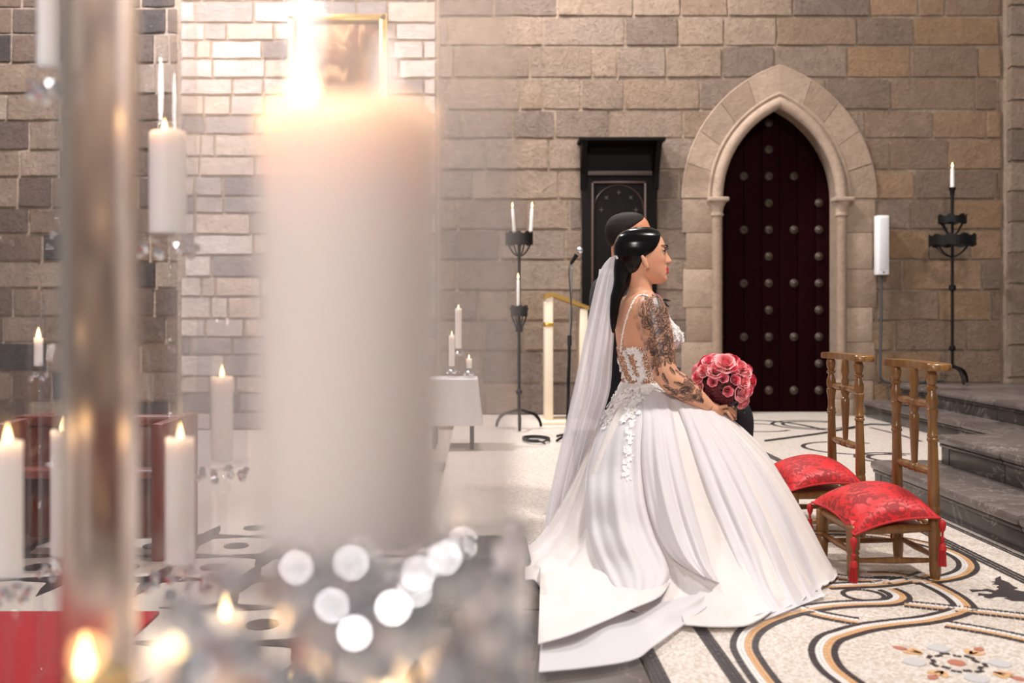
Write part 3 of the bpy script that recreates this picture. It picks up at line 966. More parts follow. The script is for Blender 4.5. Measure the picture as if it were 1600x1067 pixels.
LI = (px(811, 0, 8.30)[0], 8.30, 0.0)
LZ = lambda y: px(0, y, 8.30)[2]
c_l = candelabrum('iron_candelabrum', 'slender rusty iron candle stand with two round trays behind the glass candle', LI, .14, [(LZ(373), .12, .085, 9), (LZ(486), .075, .07, 6)], LZ(366), 3)
taper((LI[0] - .045, 8.26, LZ(362)), .20, .014, 'lit thin taper on the upper tray of the iron stand, nearer the large candle', 'tapers on the iron stand', lean=-.015)
taper((LI[0] + .10, 8.26, LZ(362)), .20, .014, 'lit thin taper on the upper tray of the iron stand, nearer the lectern', 'tapers on the iron stand', lean=.01)
taper((LI[0] - .01, 8.26, LZ(478)), .23, .014, 'lit thin taper on the lower tray of the iron stand', 'tapers on the iron stand')

# lectern
LY = 8.75
lx0, lx1 = px(858, 0, LY)[0], px(912, 0, LY)[0]
t = thing('lectern', 'cream lectern with gilt sloping top behind the microphone stand', 'lectern', ((lx0 + lx1) / 2, LY, 0))
zl, zr = px(0, 462, LY)[2], px(0, 482, LY)[2]
for nm, x, z in (('post', lx0, zl), ('post', lx1, zr)):
    mb = MB(); mb.box(x - .035, x + .035, LY - .02, LY + .25, .03, z, .006); obj(nm, mb, M['cream'], t)
mb = MB(); mb.prism([(lx0 - .05, zl - .03), (lx0 - .03, zl + .02), (lx0 + .03, zl + .03), (lx1 + .05, zr + .02), (lx1 + .05, zr - .015), (lx0 + .03, zl - .005)], lambda a, b, d: (a, d, b), LY - .03, LY + .27)
obj('book_rest', mb, M['brass'], t, smooth=False)
mb = MB(); mb.box(lx0 - .08, lx1 + .10, LY - .12, LY + .34, 0, .03, .006); obj('foot', mb, M['cream'], t)
mb = MB(); mb.box(lx0 - .04, lx0 + .04, LY - .025, LY + .255, .88, .92, .004); obj('gilt_collar', mb, M['brass'], t)

# microphone stand
MY = 7.6
a, b = px(887, 655, MY), px(894, 412, MY)
t = thing('microphone_stand', 'black microphone stand with silver-headed microphone behind the bride', 'microphone', (a[0], MY, 0))
mb = MB(); mb.tube([(a[0], MY, .03), tuple(a), tuple(px(890, 530, MY))], .013, 10); obj('lower_tube', mb, M['iron'], t)
mb = MB(); mb.tube([tuple(px(890, 530, MY)), tuple(b)], .008, 10); obj('upper_tube', mb, M['silver'], t)
mb = MB(); mb.spindle([(0, .018), (1, .018)], px(890, 540, MY), px(890, 524, MY), 12); obj('clutch', mb, M['black_rubber'], t)
for k in range(3):
    q = k * 2.094 + 2.0
    mb = MB(); mb.tube([(a[0], MY, .05), (a[0] + .17 * math.cos(q), MY + .17 * math.sin(q), .012)], .010, 8); obj('foot', mb, M['iron'], t)
m0, m1 = px(892, 412, MY), px(905, 392, MY)
mb = MB(); mb.spindle([(0, .012), (.1, .014), (.65, .018), (.7, .02)], m0, m1, 14); obj('microphone_body', mb, M['iron'], t)
mb = MB(); mb.ball(px(906, 391, MY), .027, 14, 10); obj('microphone_head', mb, M['silver'], t)
mb = MB(); mb.tube(smooth_curve([tuple(m0), tuple(px(889, 425, MY - .03)), tuple(px(893, 500, MY - .03)), tuple(px(886, 600, MY - .03)), (a[0] + .03, MY - .08, .03)], 40), .005, 6)
obj('cable', mb, M['black_rubber'], t)
mb = MB()
cc = fl(838, 690)
mb.tube([(cc[0] + .10 * (1 + .1 * math.sin(3 * q)) * math.cos(q), cc[1] + .16 * math.sin(q), .010 + .002 * q) for q in np.linspace(0, 11, 60)] + [(a[0] - .20, MY - .3, .012)], .008, 6)
tag(obj('coiled_cable', mb, M['black_rubber']), 'black cable coiled on the floor at the microphone stand', 'cable')

# painting on the pale bay
p0, p1 = px(452, 25, WY), px(606, 330, WY)
t = thing('painting', 'gilt framed dark oil painting hanging on the pale stone bay', 'painting', ((p0[0] + p1[0]) / 2, WY - .06, p1[2]))
mb = MB()
for a_, b_, c_, d_ in ((p0[0], p0[0] + .075, p1[2], p0[2]), (p1[0] - .075, p1[0], p1[2], p0[2]), (p0[0], p1[0], p0[2] - .075, p0[2]), (p0[0], p1[0], p1[2], p1[2] + .075)):
    mb.box(a_, b_, WY - .085, WY - .02, c_, d_, .016)
obj('frame', mb, M['brass'], t)
mb = MB(); mb.box(p0[0] + .06, p1[0] - .06, WY - .05, WY - .015, p1[2] + .06, p0[2] - .06); obj('canvas', mb, M['painting'], t, smooth=False)
# pew
def pew(loc, w, label):
    x, y, z = loc
    t = thing('pew', label, 'pew', loc)
    for s in (-1, 1):
        mb = MB(); mb.box(x + s * w / 2 - .03, x + s * w / 2 + .03, y - .30, y + .25, z, z + .64, .012); obj('end_panel', mb, M['red_wood'], t)
    mb = MB(); mb.box(x - w / 2, x + w / 2, y - .28, y + .12, z + .38, z + .42, .008); obj('seat', mb, M['red_wood'], t)
    mb = MB(); mb.box(x - w / 2, x + w / 2, y - .03, y + .0, z + .05, z + .60, .006); obj('back', mb, M['red_wood'], t)
    mb = MB(); mb.box(x - w / 2 - .04, x + w / 2 + .04, y - .06, y + .03, z + .60, z + .65, .012); obj('top_rail', mb, M['red_wood'], t)
    return t
pew((-1.86, 4.75, -.15), .74, 'short red-brown wooden pew standing on the patterned tiles')
mb = MB(); mb.box(-3.6, -1.22, -.2, 3.67, -.148, -.136, .004)
tag(obj('carpet', mb, M['red_carpet']), 'red carpet runner laid on the nave tiles', 'carpet')
# small table with white cloth
tx0, tx1, ty = -.36, -.02, 7.05
t = thing('side_table', 'small table under a white cloth seen beside the large candle', 'table', (-.19, ty + .15, 0))
mb = MB(); mb.box(tx0, tx1, ty, ty + .34, .49, .515, .004); obj('tabletop', mb, M['dark_wood'], t)
for sx_ in (tx0 + .03, tx1 - .03):
    for sy_ in (ty + .03, ty + .31):
        mb = MB(); mb.box(sx_ - .015, sx_ + .015, sy_ - .015, sy_ + .015, 0, .49); obj('leg', mb, M['dark_wood'], t, smooth=False)
n = 100
a = np.linspace(0, 2 * np.pi, n, endpoint=False)
def rrect(hw, hd, q):
    c, s = np.cos(q), np.sin(q); k = max(abs(c) / hw, abs(s) / hd); return c / k, s / k
R = []
for z, o_, am in ((.518, -.17, 0), (.52, -.02, 0), (.516, .012, .0), (.44, .02, .006), (.32, .03, .014), (.18, .045, .022)):
    R.append([(-.19 + rrect(.17 + o_, .17 + o_, q)[0] * (1 + am * 2 * math.sin(9 * q)), ty + .17 + rrect(.17 + o_, .17 + o_, q)[1] * (1 + am * 2 * math.sin(9 * q)), z) for q in a])
mb = MB(); mb.grid(np.array(R[1:]), cv=True); mb.f.append(tuple(range(n)))
tag(obj('tablecloth', mb, M['linen']), 'white cloth draped over the small table behind the glass', 'tablecloth')

# ------------------------------------------------------------------ glass candle holders
def bead_mesh(r, seed):
    bm = bmesh.new(); bmesh.ops.create_icosphere(bm, subdivisions=1, radius=r)
    bmesh.ops.scale(bm, vec=(1, 1, 1.15), verts=bm.verts)
    mb = MB(); mb.bm(bm, Matrix.Rotation(seed, 4, 'Z') @ Matrix.Rotation(seed * .7, 4, 'X'))
    return mb.mesh('bead', smooth=False)
BEADS = [bead_mesh(1.0, s) for s in (.2, 1.1, 2.3, 3.9)]
def holder(label, x, y, floor_z, top, dish_r, tube_r=None, tube_h=.4, beads=10, bead_r=.008, n=40, group='cut glass candle holders', tiers=1, glass='glass'):
    t = thing('candle_holder', label, 'candle holder', (x, y, floor_z), group)
    H = top - floor_z
    mb = MB(); mb.lathe([(.002, 0), (dish_r * 1.05, 0), (dish_r * 1.1, .008), (dish_r * .8, .016), (.028, .03), (.016, .045), (.002, .046)], (x, y, floor_z), n); obj('base', mb, M['glass'], t)
    if H > .12:
        mb = MB()
        prof = [(.014, .044)]
        nk = max(2, int(H / .16))
        for k in range(nk):
            z0 = .05 + (H - .10) * k / nk; z1 = .05 + (H - .10) * (k + 1) / nk
            prof += [(.012, z0 + .01), (.010, z0 + (z1 - z0) * .7), (.012, z0 + (z1 - z0) * .8), (.022, z0 + (z1 - z0) * .88), (.022, z0 + (z1 - z0) * .93), (.012, z1)]
        prof += [(.012, H - .045), (.03, H - .02)]
        mb.lathe(prof, (x, y, floor_z), 20); obj('stem', mb, M['glass'], t)
    mb = MB(); mb.lathe([(.004, -.024), (.02, -.022), (dish_r * .6, -.014), (dish_r, -.008), (dish_r * 1.06, .004), (dish_r, .004), (dish_r * .95, -.002), (.004, -.004)], (x, y, top), n); obj('dish', mb, M['glass'], t)
    if tube_r:
        mb = MB(); th = max(.0016, tube_r * (.12 if glass == 'seedy_glass' else .035))
        mb.ring_wall([(tube_r - th, 0), (tube_r, 0), (tube_r, tube_h - .002), (tube_r - th / 2, tube_h), (tube_r - th, tube_h - .002)], (x, y, top + .0045), max(n, 56)); obj('glass_tube', mb, M[glass], t)
    for k in range(beads * tiers):
        tier = k // beads
        q = 2 * math.pi * k / beads + .3 + .2 * tier
        o = link('crystal_bead', BEADS[k % 4], M['chrome'], t)
        o.scale = (bead_r,) * 3
        o.location = (math.cos(q) * dish_r * .92, math.sin(q) * dish_r * .92, top - floor_z - .014 - bead_r * 1.3 - (bead_r * 1.2 if k % 2 else 0) - tier * bead_r * 2.6)
        o.rotation_euler = (0, 0, q * 1.7)
    return t
def pillar(label, x, y, z, r, h, lamp=0.0, group='white pillar candles', flame_h=.035, off=(0, 0), lop=.0, flame_m='flame'):
    t = thing('pillar_candle', label, 'candle', (x, y, z), group)
    mb = MB(); n = 40
    a = np.linspace(0, 2 * np.pi, n, endpoint=False)
    R = []
    for rr, zz, w in ((r, 0, 0), (r * 1.0, h * .5, 0), (r, h - .01, 1), (r * .985, h - .001, 1), (r * .95, h - .001, 1), (r * .90, h - .008, 1), (r * .5, h - .014, .6), (.004, h - .015, .3)):
        R.append([(x + rr * math.cos(q), y + rr * math.sin(q), z + zz + w * lop * math.cos(q + .6) + w * .0015 * math.sin(5 * q)) for q in a])
    mb.rings(np.array(R)); obj('wax', mb, M['wax'], t)
    fx, fy = x + off[0], y + off[1]
    mb = MB(); mb.tube([(fx, fy, z + h - .018), (fx + .001, fy, z + h + .004)], .0016, 6); obj('wick', mb, M['lash'], t)
    s = flame_h / .035
    mb = MB(); mb.lathe([(.0008, 0), (.0045 * s, .005 * s), (.0062 * s, .012 * s), (.0045 * s, .022 * s), (.002 * s, .031 * s), (.0005, .036 * s)], (fx, fy, z + h - .008), 12); obj('flame', mb, M[flame_m], t)
    if lamp:
        d = bpy.data.lights.new('candle_flame_light', 'POINT'); d.energy = lamp; d.color = (1, .58, .24); d.shadow_soft_size = .022
        o = bpy.data.objects.new('candle_flame_light', d); COL.objects.link(o); o.parent = t
        o.location = (off[0], off[1], h + .35 * flame_h)
    return t
def gcandle(lab, xc, Y, y_top, y_bot, wpx, tube=None, lamp=0, floor_z=-.15, off=(0, 0), flame_h=.035, beads=10, bead_r=.008, lop=.0, dish=None, tiers=1, glass='glass', flame_m='flame'):
    """pillar candle seen between two heights of the picture at distance Y, with its own holder below"""
    b = px(xc, y_bot, Y); r = wpx / 2 * Y / F_PX; h = (y_bot - y_top) * Y / F_PX
    holder('cut glass candle holder ' + lab[1], b[0], Y, floor_z, b[2], dish or max(r * 1.25, (tube[0] / 2 * Y / F_PX * 1.05 if tube else 0)), tube[0] / 2 * Y / F_PX if tube else None, tube[1] * Y / F_PX if tube else 0, beads, bead_r, tiers=tiers, glass=glass)
    pillar(lab[0], b[0], Y, b[2] + .001, r, h, lamp, off=off, flame_h=flame_h, lop=lop, flame_m=flame_m)
gcandle(('huge blurred white pillar candle inside the nearest glass cylinder', 'with the widest cylinder under the huge near candle'), 546, .47, 180, 842, 282, (520, 940), .30, off=(-.020, -.016), flame_h=.030, flame_m='flame_low', beads=16, bead_r=.012, lop=.002, tiers=3, glass='hazy_glass')
gcandle(('white pillar candle with leaning top inside a tall clear cylinder', 'carrying a tall clear cylinder beside the pale stones'), 262, 2.0, 208, 366, 56, (88, 330), .12, lop=.004, off=(-.003, -.01), bead_r=.011)
gcandle(('slim white pillar candle low against the dark table edge', 'holding the slim low candle'), 347, 2.35, 588, 720, 33, (76, 220), .05, bead_r=.010)
gcandle(('white pillar candle burning in front of the pew end', 'under the candle before the pew'), 281, 1.75, 684, 880, 44, (96, 330), .08, bead_r=.011)
gcandle(('broad white pillar candle cut by the lower picture edge, bright flame', 'low, under the broad bottom candle'), 318, .60, 998, 1290, 170, None, .12, off=(-.008, -.02), flame_h=.036, beads=0)
gcandle(('wide pale pillar candle before the red carpet, glowing amber', 'with the narrow full-height cylinder'), 155, .80, 1048, 1290, 92, (118, 1330), .025, off=(-.010, -.005), flame_h=.040, beads=8, glass='seedy_glass')
gcandle(('cream pillar candle beside the pew, behind the narrow cylinder', 'beside the pew behind the narrow cylinder'), 96, 1.95, 672, 868, 32, (64, 300), .05)
gcandle(('white candle at the very edge beside the red carpet', 'at the very edge before the pew'), 12, 1.5, 690, 900, 44, (66, 520), .06)
gcandle(('short thin white candle high against the brown stones', 'rising before the brown stones'), 60, 2.6, 528, 572, 13, (22, 100), .03, beads=6)
gcandle(('white candle half hidden high in the corner tube', 'highest of all, before the rough stones'), 74, 1.3, -60, 108, 30, (46, 330), .05, bead_r=.009)
gcandle(('small white candle low behind the broad bottom candle', 'just behind the broad bottom candle'), 352, 1.1, 960, 1100, 58, (120, 240), .06, flame_h=.03)
gcandle(('ivory candle stub in the row along the lower picture edge, second from the carpet', 'in the lower row, second from the carpet'), 412, 1.0, 1064, 1180, 34, None, .03, beads=0, flame_h=.02)
gcandle(('ivory candle stub in the row along the lower picture edge, beside a tall clear tube', 'in the lower row, beside a tall clear tube'), 455, 1.16, 1062, 1180, 36, (46, 250), .03, beads=0, flame_h=.02)
gcandle(('ivory candle stub in the row along the lower picture edge, below the crystal drops', 'in the lower row, below the crystal drops'), 604, .80, 1072, 1180, 70, None, .03, beads=0, flame_h=.02)
gcandle(('ivory candle stub in the row along the lower picture edge, next to the marble edge', 'in the lower row, next to the marble edge'), 690, .85, 1064, 1180, 52, None, .03, beads=0, flame_h=.02)
# candles on the cloth-covered table
for (xx, yb, yt, w, lab) in ((706, 572, 524, 9, 'shortest white candle on the cloth-covered table'), (716, 545, 482, 10, 'tallest white candle on the cloth-covered table'), (733, 575, 560, 9, 'candle stub on the cloth-covered table, nearest the iron stand')):
    b = px(xx, yb, 7.2)
    holder('glass candle holder under the ' + lab, b[0], 7.2 + (.05 if xx == 716 else -.03), .5275, b[2], .035, None, 0, 6, .012, 16, 'glass holders on the cloth-covered table')
    pillar(lab, b[0], 7.2 + (.05 if xx == 716 else -.03), b[2] + .001, w / 2 * 7.2 / F_PX, (yb - yt) * 7.2 / F_PX, 0, 'candles on the cloth-covered table', .04)
# crystal drops hanging from the nearest holder
near_holder = [o for o in COL.objects if o.get('label', '').endswith('under the huge near candle')][0]
drop_mb = MB(); drop_mb.ball((0, 0, 0), 1.0, 20, 14); drop_mb.lathe([(.16, .95), (.16, 1.15), (.01, 1.2)], (0, 0, 0), 10)
drop_me = drop_mb.mesh('crystal_drop')
for x, y, Yd, r_ in ((475, 902, .415, .015), (556, 890, .395, .010), (704, 886, .42, .0145), (566, 1004, .40, .0155), (626, 966, .395, .0165), (528, 958, .40, .012), (590, 950, .405, .012), (660, 905, .40, .009), (500, 985, .41, .009)):
    p = px(x, y, Yd)
    o = link('crystal_drop', drop_me, M['clear_drop'], near_holder)
    o.scale = (r_,) * 3
    o.location = Vector(p) - Vector(wloc(near_holder))
# wide empty hurricane glass whose rim shows beside the train
b = px(645, 1300, .66)
t = thing('glass_vase', 'wide empty hurricane glass standing in front of the bridal train', 'vase', (b[0], .66, -.15))
rr = .080; zt = px(0, 852, .60)[2] + .15
mb = MB(); mb.ring_wall([(rr - .004, .012), (rr - .004, zt - .001), (rr - .002, zt), (rr, zt - .001), (rr, 0), (.002, 0), (.002, .012)], (b[0], .66, -.15), 72); obj('wall', mb, M['thick_glass'], t)
# ------------------------------------------------------------------ people
S = 364.0
X0B, Y0B, V0 = 1003.0, 4.12, 490.0
def remesh(mb, name, voxel, smooth=6):
    me = mb.mesh(name)
    o = bpy.data.objects.new(name, me); COL.objects.link(o)
    r = o.modifiers.new('r', 'REMESH'); r.mode = 'VOXEL'; r.voxel_size = voxel
    s = o.modifiers.new('s', 'SMOOTH'); s.factor = .5; s.iterations = smooth
    dg = bpy.context.evaluated_depsgraph_get()
    out = bpy.data.meshes.new_from_object(o.evaluated_get(dg))
    bpy.data.objects.remove(o)
    out.polygons.foreach_set('use_smooth', [True] * len(out.polygons))
    return out
class Frame:
    """head/torso measurements in picture units round a vertical axis -> world"""
    def __init__(self, origin, yaw, scale, v0=V0, zoff=0.0, mul=1.0):
        self.o = np.array(origin, float); self.c, self.s = math.cos(yaw), math.sin(yaw); self.k = mul / scale; self.v0 = v0; self.zo = zoff
    def __call__(self, fwd, lat, v):
        fwd, lat, v = np.broadcast_arrays(np.asarray(fwd, float), np.asarray(lat, float), np.asarray(v, float))
        x = self.o[0] + (fwd * self.c + lat * self.s) * self.k
        y = self.o[1] + (fwd * self.s - lat * self.c) * self.k
        z = self.o[2] - (v - self.v0) * self.k
        return np.stack([x, y, z], -1)
# head sections: v, back, front, half width (fwd relative to 1003)
HS = np.array([(359.5, -8, 10, 5), (361, -18, 17, 11), (365, -28, 24.5, 18), (372, -35, 31.5, 23.5), (382, -39.5, 35.3, 26.5), (392, -40.5, 36.8, 27.2), (402, -39, 36.6, 26.4), (411, -35, 36.2, 24.8), (420, -28, 37.2, 22.6), (428, -18, 37.2, 19.6), (435, -8, 37.4, 15.4), (440, 1, 36, 11), (443.5, 8, 31, 6)])
NOSE = np.array([(386, 0, 4), (390, .6, 4), (393, 2.2, 3.6), (398, 5.2, 3.6), (403.5, 8.8, 4.4), (407.5, 11.4, 5.6), (410, 10.4, 6.2), (412, 6.2, 5.2), (414.5, 1.4, 4), (417, 0, 4)])
LIPS = np.array([(413, 0), (415, 1.2), (418, 4.4), (420, 5.2), (421.4, 4.2), (422.3, 1.6), (423.2, 4.2), (425, 5.6), (427, 4.4), (430, -.4), (432, 0)])
CHIN = np.array([(429, 0), (432, 1.8), (435.5, 3.4), (439, 3.0), (442, .5), (444, 0)])
def head_grid(nv=110, na=120, grow=0.0, male=False):
    vs = np.linspace(359.5, 443.5, nv)
    a = np.linspace(-np.pi, np.pi, na, endpoint=False)
    A, V = np.meshgrid(a, vs)
    b = np.interp(V, HS[:, 0], HS[:, 1]) - grow; f = np.interp(V, HS[:, 0], HS[:, 2]) + grow; w = np.interp(V, HS[:, 0], HS[:, 3]) + grow
    # soften the section table
    k = np.ones(7) / 7
    for arr in (b, f, w):
        col = arr[:, 0]; pad = np.r_[[col[0]] * 3, col, [col[-1]] * 3]; arr[:] = np.convolve(pad, k, 'valid')[:, None]
    c, r = (b + f) / 2, (f - b) / 2
    ca, sa = np.cos(A), np.sin(A)
    fw_ = c + r * np.sign(ca) * np.abs(ca) ** np.where(ca > 0, .80, 1.0)
    lt = w * np.sign(sa) * np.abs(sa) ** .92
    front = np.clip(ca, 0, 1) ** .5
    nb = np.interp(V, NOSE[:, 0], NOSE[:, 1], 0, 0); ns = np.interp(V, NOSE[:, 0], NOSE[:, 2])
    fw_ += front * nb * np.exp(-(lt / ns) ** 2)
    lw = 7.5
    fw_ += front * np.interp(V, LIPS[:, 0], LIPS[:, 1], 0, 0) * np.exp(-(lt / lw) ** 2)
    fw_ += front * np.interp(V, CHIN[:, 0], CHIN[:, 1], 0, 0) * np.exp(-(lt / 9) ** 2)
    fw_ += front * 1.6 * np.exp(-((V - 386.5) / 3.5) ** 2) * np.exp(-(lt / 15) ** 2)
    for s in (-1, 1):
        fw_ -= front * 3.4 * np.exp(-((V - 394) / 3.6) ** 2) * np.exp(-((lt - s * 12) / 5.0) ** 2)
        fw_ += front * 1.3 * np.exp(-((V - 406) / 6) ** 2) * np.exp(-((lt - s * 16) / 6.0) ** 2)
    if male: fw_ += front * 1.5 * np.exp(-((V - 436) / 5) ** 2)
    return fw_, lt, V
def add_head(mb, fr, male=False):
    f, l, v = head_grid(male=male)
    mb.rings(fr(f, l, v))
    for s in (-1, 1):                                     # ears
        ec = (-2.0, s * 26.6, 410.5)
        n = 22
        q = np.linspace(.4, 2 * np.pi - .25, n)
        rx, rz = 5.0, 10.2
        pts = [fr(ec[0] - rx * math.cos(t) * .95 - 1.5 * math.sin(t) - .6, ec[1] + s * (1.6 + 1.4 * (math.cos(t) > -.9)), ec[2] - rz * math.sin(t + 1.57) * (1 if math.sin(t + 1.57) > 0 else .92)) for t in q]
        mb.tube(np.array(pts).reshape(-1, 3), np.array([1.5, 1.7, 1.9, 2.0, 2.2, 2.4, 2.4, 2.0]) / S * (1 if not male else 1.05), 8)
        P = np.array([fr(ec[0] + dx, ec[1] + s * .2, ec[2] + dz) for dx, dz in ((0, -6), (0, 0), (.5, 6))]).reshape(-1, 3)
        mb.tube(P, np.array((3.2, 3.6, 2.6)) / S, 10)
TS_ = np.array([(456, -17, 17, 20), (461, -22, 15, 30), (467, -28, 15, 46), (474, -32, 17, 57), (484, -36, 22, 60), (497, -38, 31, 57), (511, -38, 38, 53), (528, -37, 40, 50), (545, -35, 37, 46), (562, -32, 30, 41), (580, -28, 28, 37), (598, -27, 28, 37), (615, -33, 32, 43), (635, -42, 37, 51), (655, -48, 42, 57), (672, -48, 46, 58), (680, -40, 40, 50)])
def torso_grid(va, vb, nv, na, grow=0.0, bust=18.0):
    vs = np.linspace(va, vb, nv); a = np.linspace(-np.pi, np.pi, na, endpoint=False)
    A, V = np.meshgrid(a, vs)
    g = lambda k: np.interp(V, TS_[:, 0], TS_[:, k])
    b, f, w = g(1) - grow, g(2) + grow, g(3) + grow
    ca, sa = np.cos(A), np.sin(A)
    F = (b + f) / 2 + (f - b) / 2 * np.sign(ca) * np.abs(ca) ** .85
    L = w * np.sign(sa) * np.abs(sa) ** .85
    for s in (-1, 1):
        F += bust * np.clip(ca * 3, 0, 1) * np.exp(-((L - s * 25) / 17) ** 2 - (np.where(V < 530, (V - 530) / 26, (V - 530) / 15)) ** 2)
    F -= np.clip(-ca * 3, 0, 1) * -2.2 * np.exp(-(L / 7) ** 2) * np.clip((V - 470) / 20, 0, 1)      # spine hollow
    return F, L, V
YAW = math.radians(13)
fr_body = Frame(((X0B - VX) / S, Y0B, CAM_H), YAW, S)
fr_head = Frame(((X0B - VX) / S, Y0B, CAM_H), math.radians(3), S)
def P3(x, y, Y): return px(x, y, Y)

body = MB()
add_head(body, fr_head)
# neck
body.tube(np.array([fr_head(-7, 0, 420), fr_head(-4, 0, 436), fr_head(-2, 0, 450), fr_body(-4, 0, 464), fr_body(-5, 0, 476)]).reshape(-1, 3), np.array((19, 18, 18, 21, 26)) / S, 24)
F, L, V = torso_grid(456, 680, 80, 64)
body.rings(fr_body(F, L, V))
# near arm
sh, el, wr = P3(1018, 483, 3.96), P3(1041, 585, 3.90), P3(1107, 637, 3.93)
arm_path = smooth_curve([sh + (0, .03, .02), sh, .5 * (sh + el) + (.0, -.006, 0), el, .55 * el + .45 * wr + (-.004, 0, .004), wr], 40)
body.tube(arm_path, np.array((20, 24.5, 24.5, 24, 22.5, 20, 19.5, 19.8, 18, 15, 11.5)) * .94 / S, 20)
def finger(mb, pts, r0, r1):
    mb.tube(smooth_curve(pts, 12), np.linspace(r0, r1, 4), 9)
hd = P3(1124, 645, 3.96)
body.tube(smooth_curve([wr, .5 * (wr + hd), hd], 8), np.array((10.5, 11.5, 10)) / S, 14)
for k, (tx, ty, tY, mx, my) in enumerate(((1146, 656, 3.945, 1138, 645), (1149, 651, 3.965, 1140, 641), (1148, 645, 3.985, 1140, 637), (1143, 639, 4.0, 1137, 634))):
    base = hd + np.array((.012, (-.012 + .012 * k), .010 - .006 * k * .4))
    finger(body, [hd, base + (.01, 0, .0), P3(mx, my, tY - .01), P3(tx, ty, tY)], .0092, .0062)
finger(body, [.6 * wr + .4 * hd + (0, -.012, .004), P3(1126, 636, 3.925), P3(1137, 634, 3.93)], .0098, .0068)
# far arm
sh2 = fr_body(4, -58, 482); el2 = fr_body(40, -70, 590); wr2 = P3(1105, 628, 4.17)
body.tube(smooth_curve([sh2, .5 * (sh2 + el2), el2, .5 * (el2 + wr2), wr2], 30), np.array((22, 21, 19, 17, 17, 10.5)) / S, 16)
hd2 = P3(1122, 640, 4.10)
body.tube(smooth_curve([wr2, hd2], 6), np.array((10, 10.5)) / S, 12)
for k in range(4):
    finger(body, [hd2, hd2 + (.03, -.02, .012 - .01 * k), hd2 + (.055, -.04, .012 - .012 * k), hd2 + (.06, -.06, .0 - .012 * k)], .0088, .006)
# legs (under the dress)
for s in (-1, 1):
    body.tube(np.array([fr_body(-10, s * 28, 650), fr_body(65, s * 25, 657), fr_body(128, s * 20, 668), fr_body(140, s * 19, 690), fr_body(142, s * 18, 760), fr_body(146, s * 18, 835)]).reshape(-1, 3), np.array((28, 24, 18, 18, 16, 9)) / S, 16)
    body.tube(np.array([fr_body(142, s * 18, 838), fr_body(166, s * 18, 843), fr_body(190, s * 18, 849)]).reshape(-1, 3), np.array((9, 9, 6)) / S, 12)
bme = remesh(body, 'body', .0032, 5)

bride = thing('person', 'bride in white gown and long veil seated in profile holding pink roses', 'person', ((X0B - VX) / S, Y0B, 0))
bme.transform(Matrix.Translation(-Vector(wloc(bride))))
body_o = link('body', bme, M['skin'], bride)
nvt = len(bme.vertices)
co = np.empty(nvt * 3); bme.vertices.foreach_get('co', co); co = co.reshape(-1, 3) + wloc(bride)
paint = np.tile(np.array((*lin((216, 160, 128)), 1.0)), (nvt, 1))
# ---- inked flowers on the near arm, laid out along and round the limb
AP = arm_path
d2 = ((co[:, None, :] - AP[None, ::2, :]) ** 2).sum(2) if nvt < 400000 else None
near = d2.argmin(1); dist = np.sqrt(d2.min(1))
seg = AP[::2]
s_al = np.r_[0, np.cumsum(np.linalg.norm(np.diff(seg, axis=0), axis=1))]
Tn = np.gradient(seg, axis=0); Tn /= np.linalg.norm(Tn, axis=1)[:, None]
rel = co - seg[near]
u_al = s_al[near] + (rel * Tn[near]).sum(1)
side = np.cross(Tn, np.array((0, 1., 0))); side /= np.linalg.norm(side, axis=1)[:, None]
depth = np.cross(Tn, side)
ang = np.arctan2((rel * side[near]).sum(1), -np.abs((rel * depth[near]).sum(1)) * np.sign(-(rel[:, 1])))
ang = np.arctan2((rel * side[near]).sum(1), -rel[:, 1])
w_al = ang * .058
on_arm = (dist < .085) & (u_al > -.02) & (u_al < s_al[-1] * .97) & (co[:, 2] < 1.12) & (co[:, 1] < 4.03)
ink = np.zeros(nvt)
rr_ = np.random.default_rng(4)
def motif(u0, w0, R, petals, rot, dark=.75):
    du, dw = u_al - u0, w_al - w0
    r = np.hypot(du, dw) / R; th = np.arctan2(dw, du) + rot
    out_ = np.zeros(nvt)
    for ringk, (ra, rb) in enumerate(((.0, .32), (.32, .62), (.62, 1.0))):
        edge_ = rb * (1 - .20 * np.abs(np.sin(th * petals / 2 + ringk * 1.3)) ** 1.5)
        line = np.exp(-((r - edge_) / .075) ** 2)
        shade = np.clip((r - ra) / (rb - ra), 0, 1) * (r < edge_) * (r >= ra) * .0 + (r < edge_) * (r >= ra) * np.clip(1 - (r - ra) / (rb - ra) * 1.7, 0, 1) * .75
        spoke = np.exp(-(np.sin(th * petals / 2 + ringk * 1.3) / .16) ** 2) * (r > ra) * (r < edge_) * .5
        out_ = np.maximum(out_, np.maximum(line, np.maximum(shade, spoke)))
    return out_ * (r < 1.12) * dark
def leaf_ink(u0, w0, l, wd, a, dark=.8):
    du, dw = u_al - u0, w_al - w0
    x = (du * math.cos(a) + dw * math.sin(a)) / l; y = (-du * math.sin(a) + dw * math.cos(a)) / wd
    ins = (x > 0) & (x < 1)
    ed = np.sin(np.pi * np.clip(x, 0, 1)) ** .8
    return ins * np.maximum((np.abs(y) < ed) * (.35 + .55 * (y > 0)), np.exp(-((np.abs(y) - ed) / .25) ** 2)) * dark
spots = []
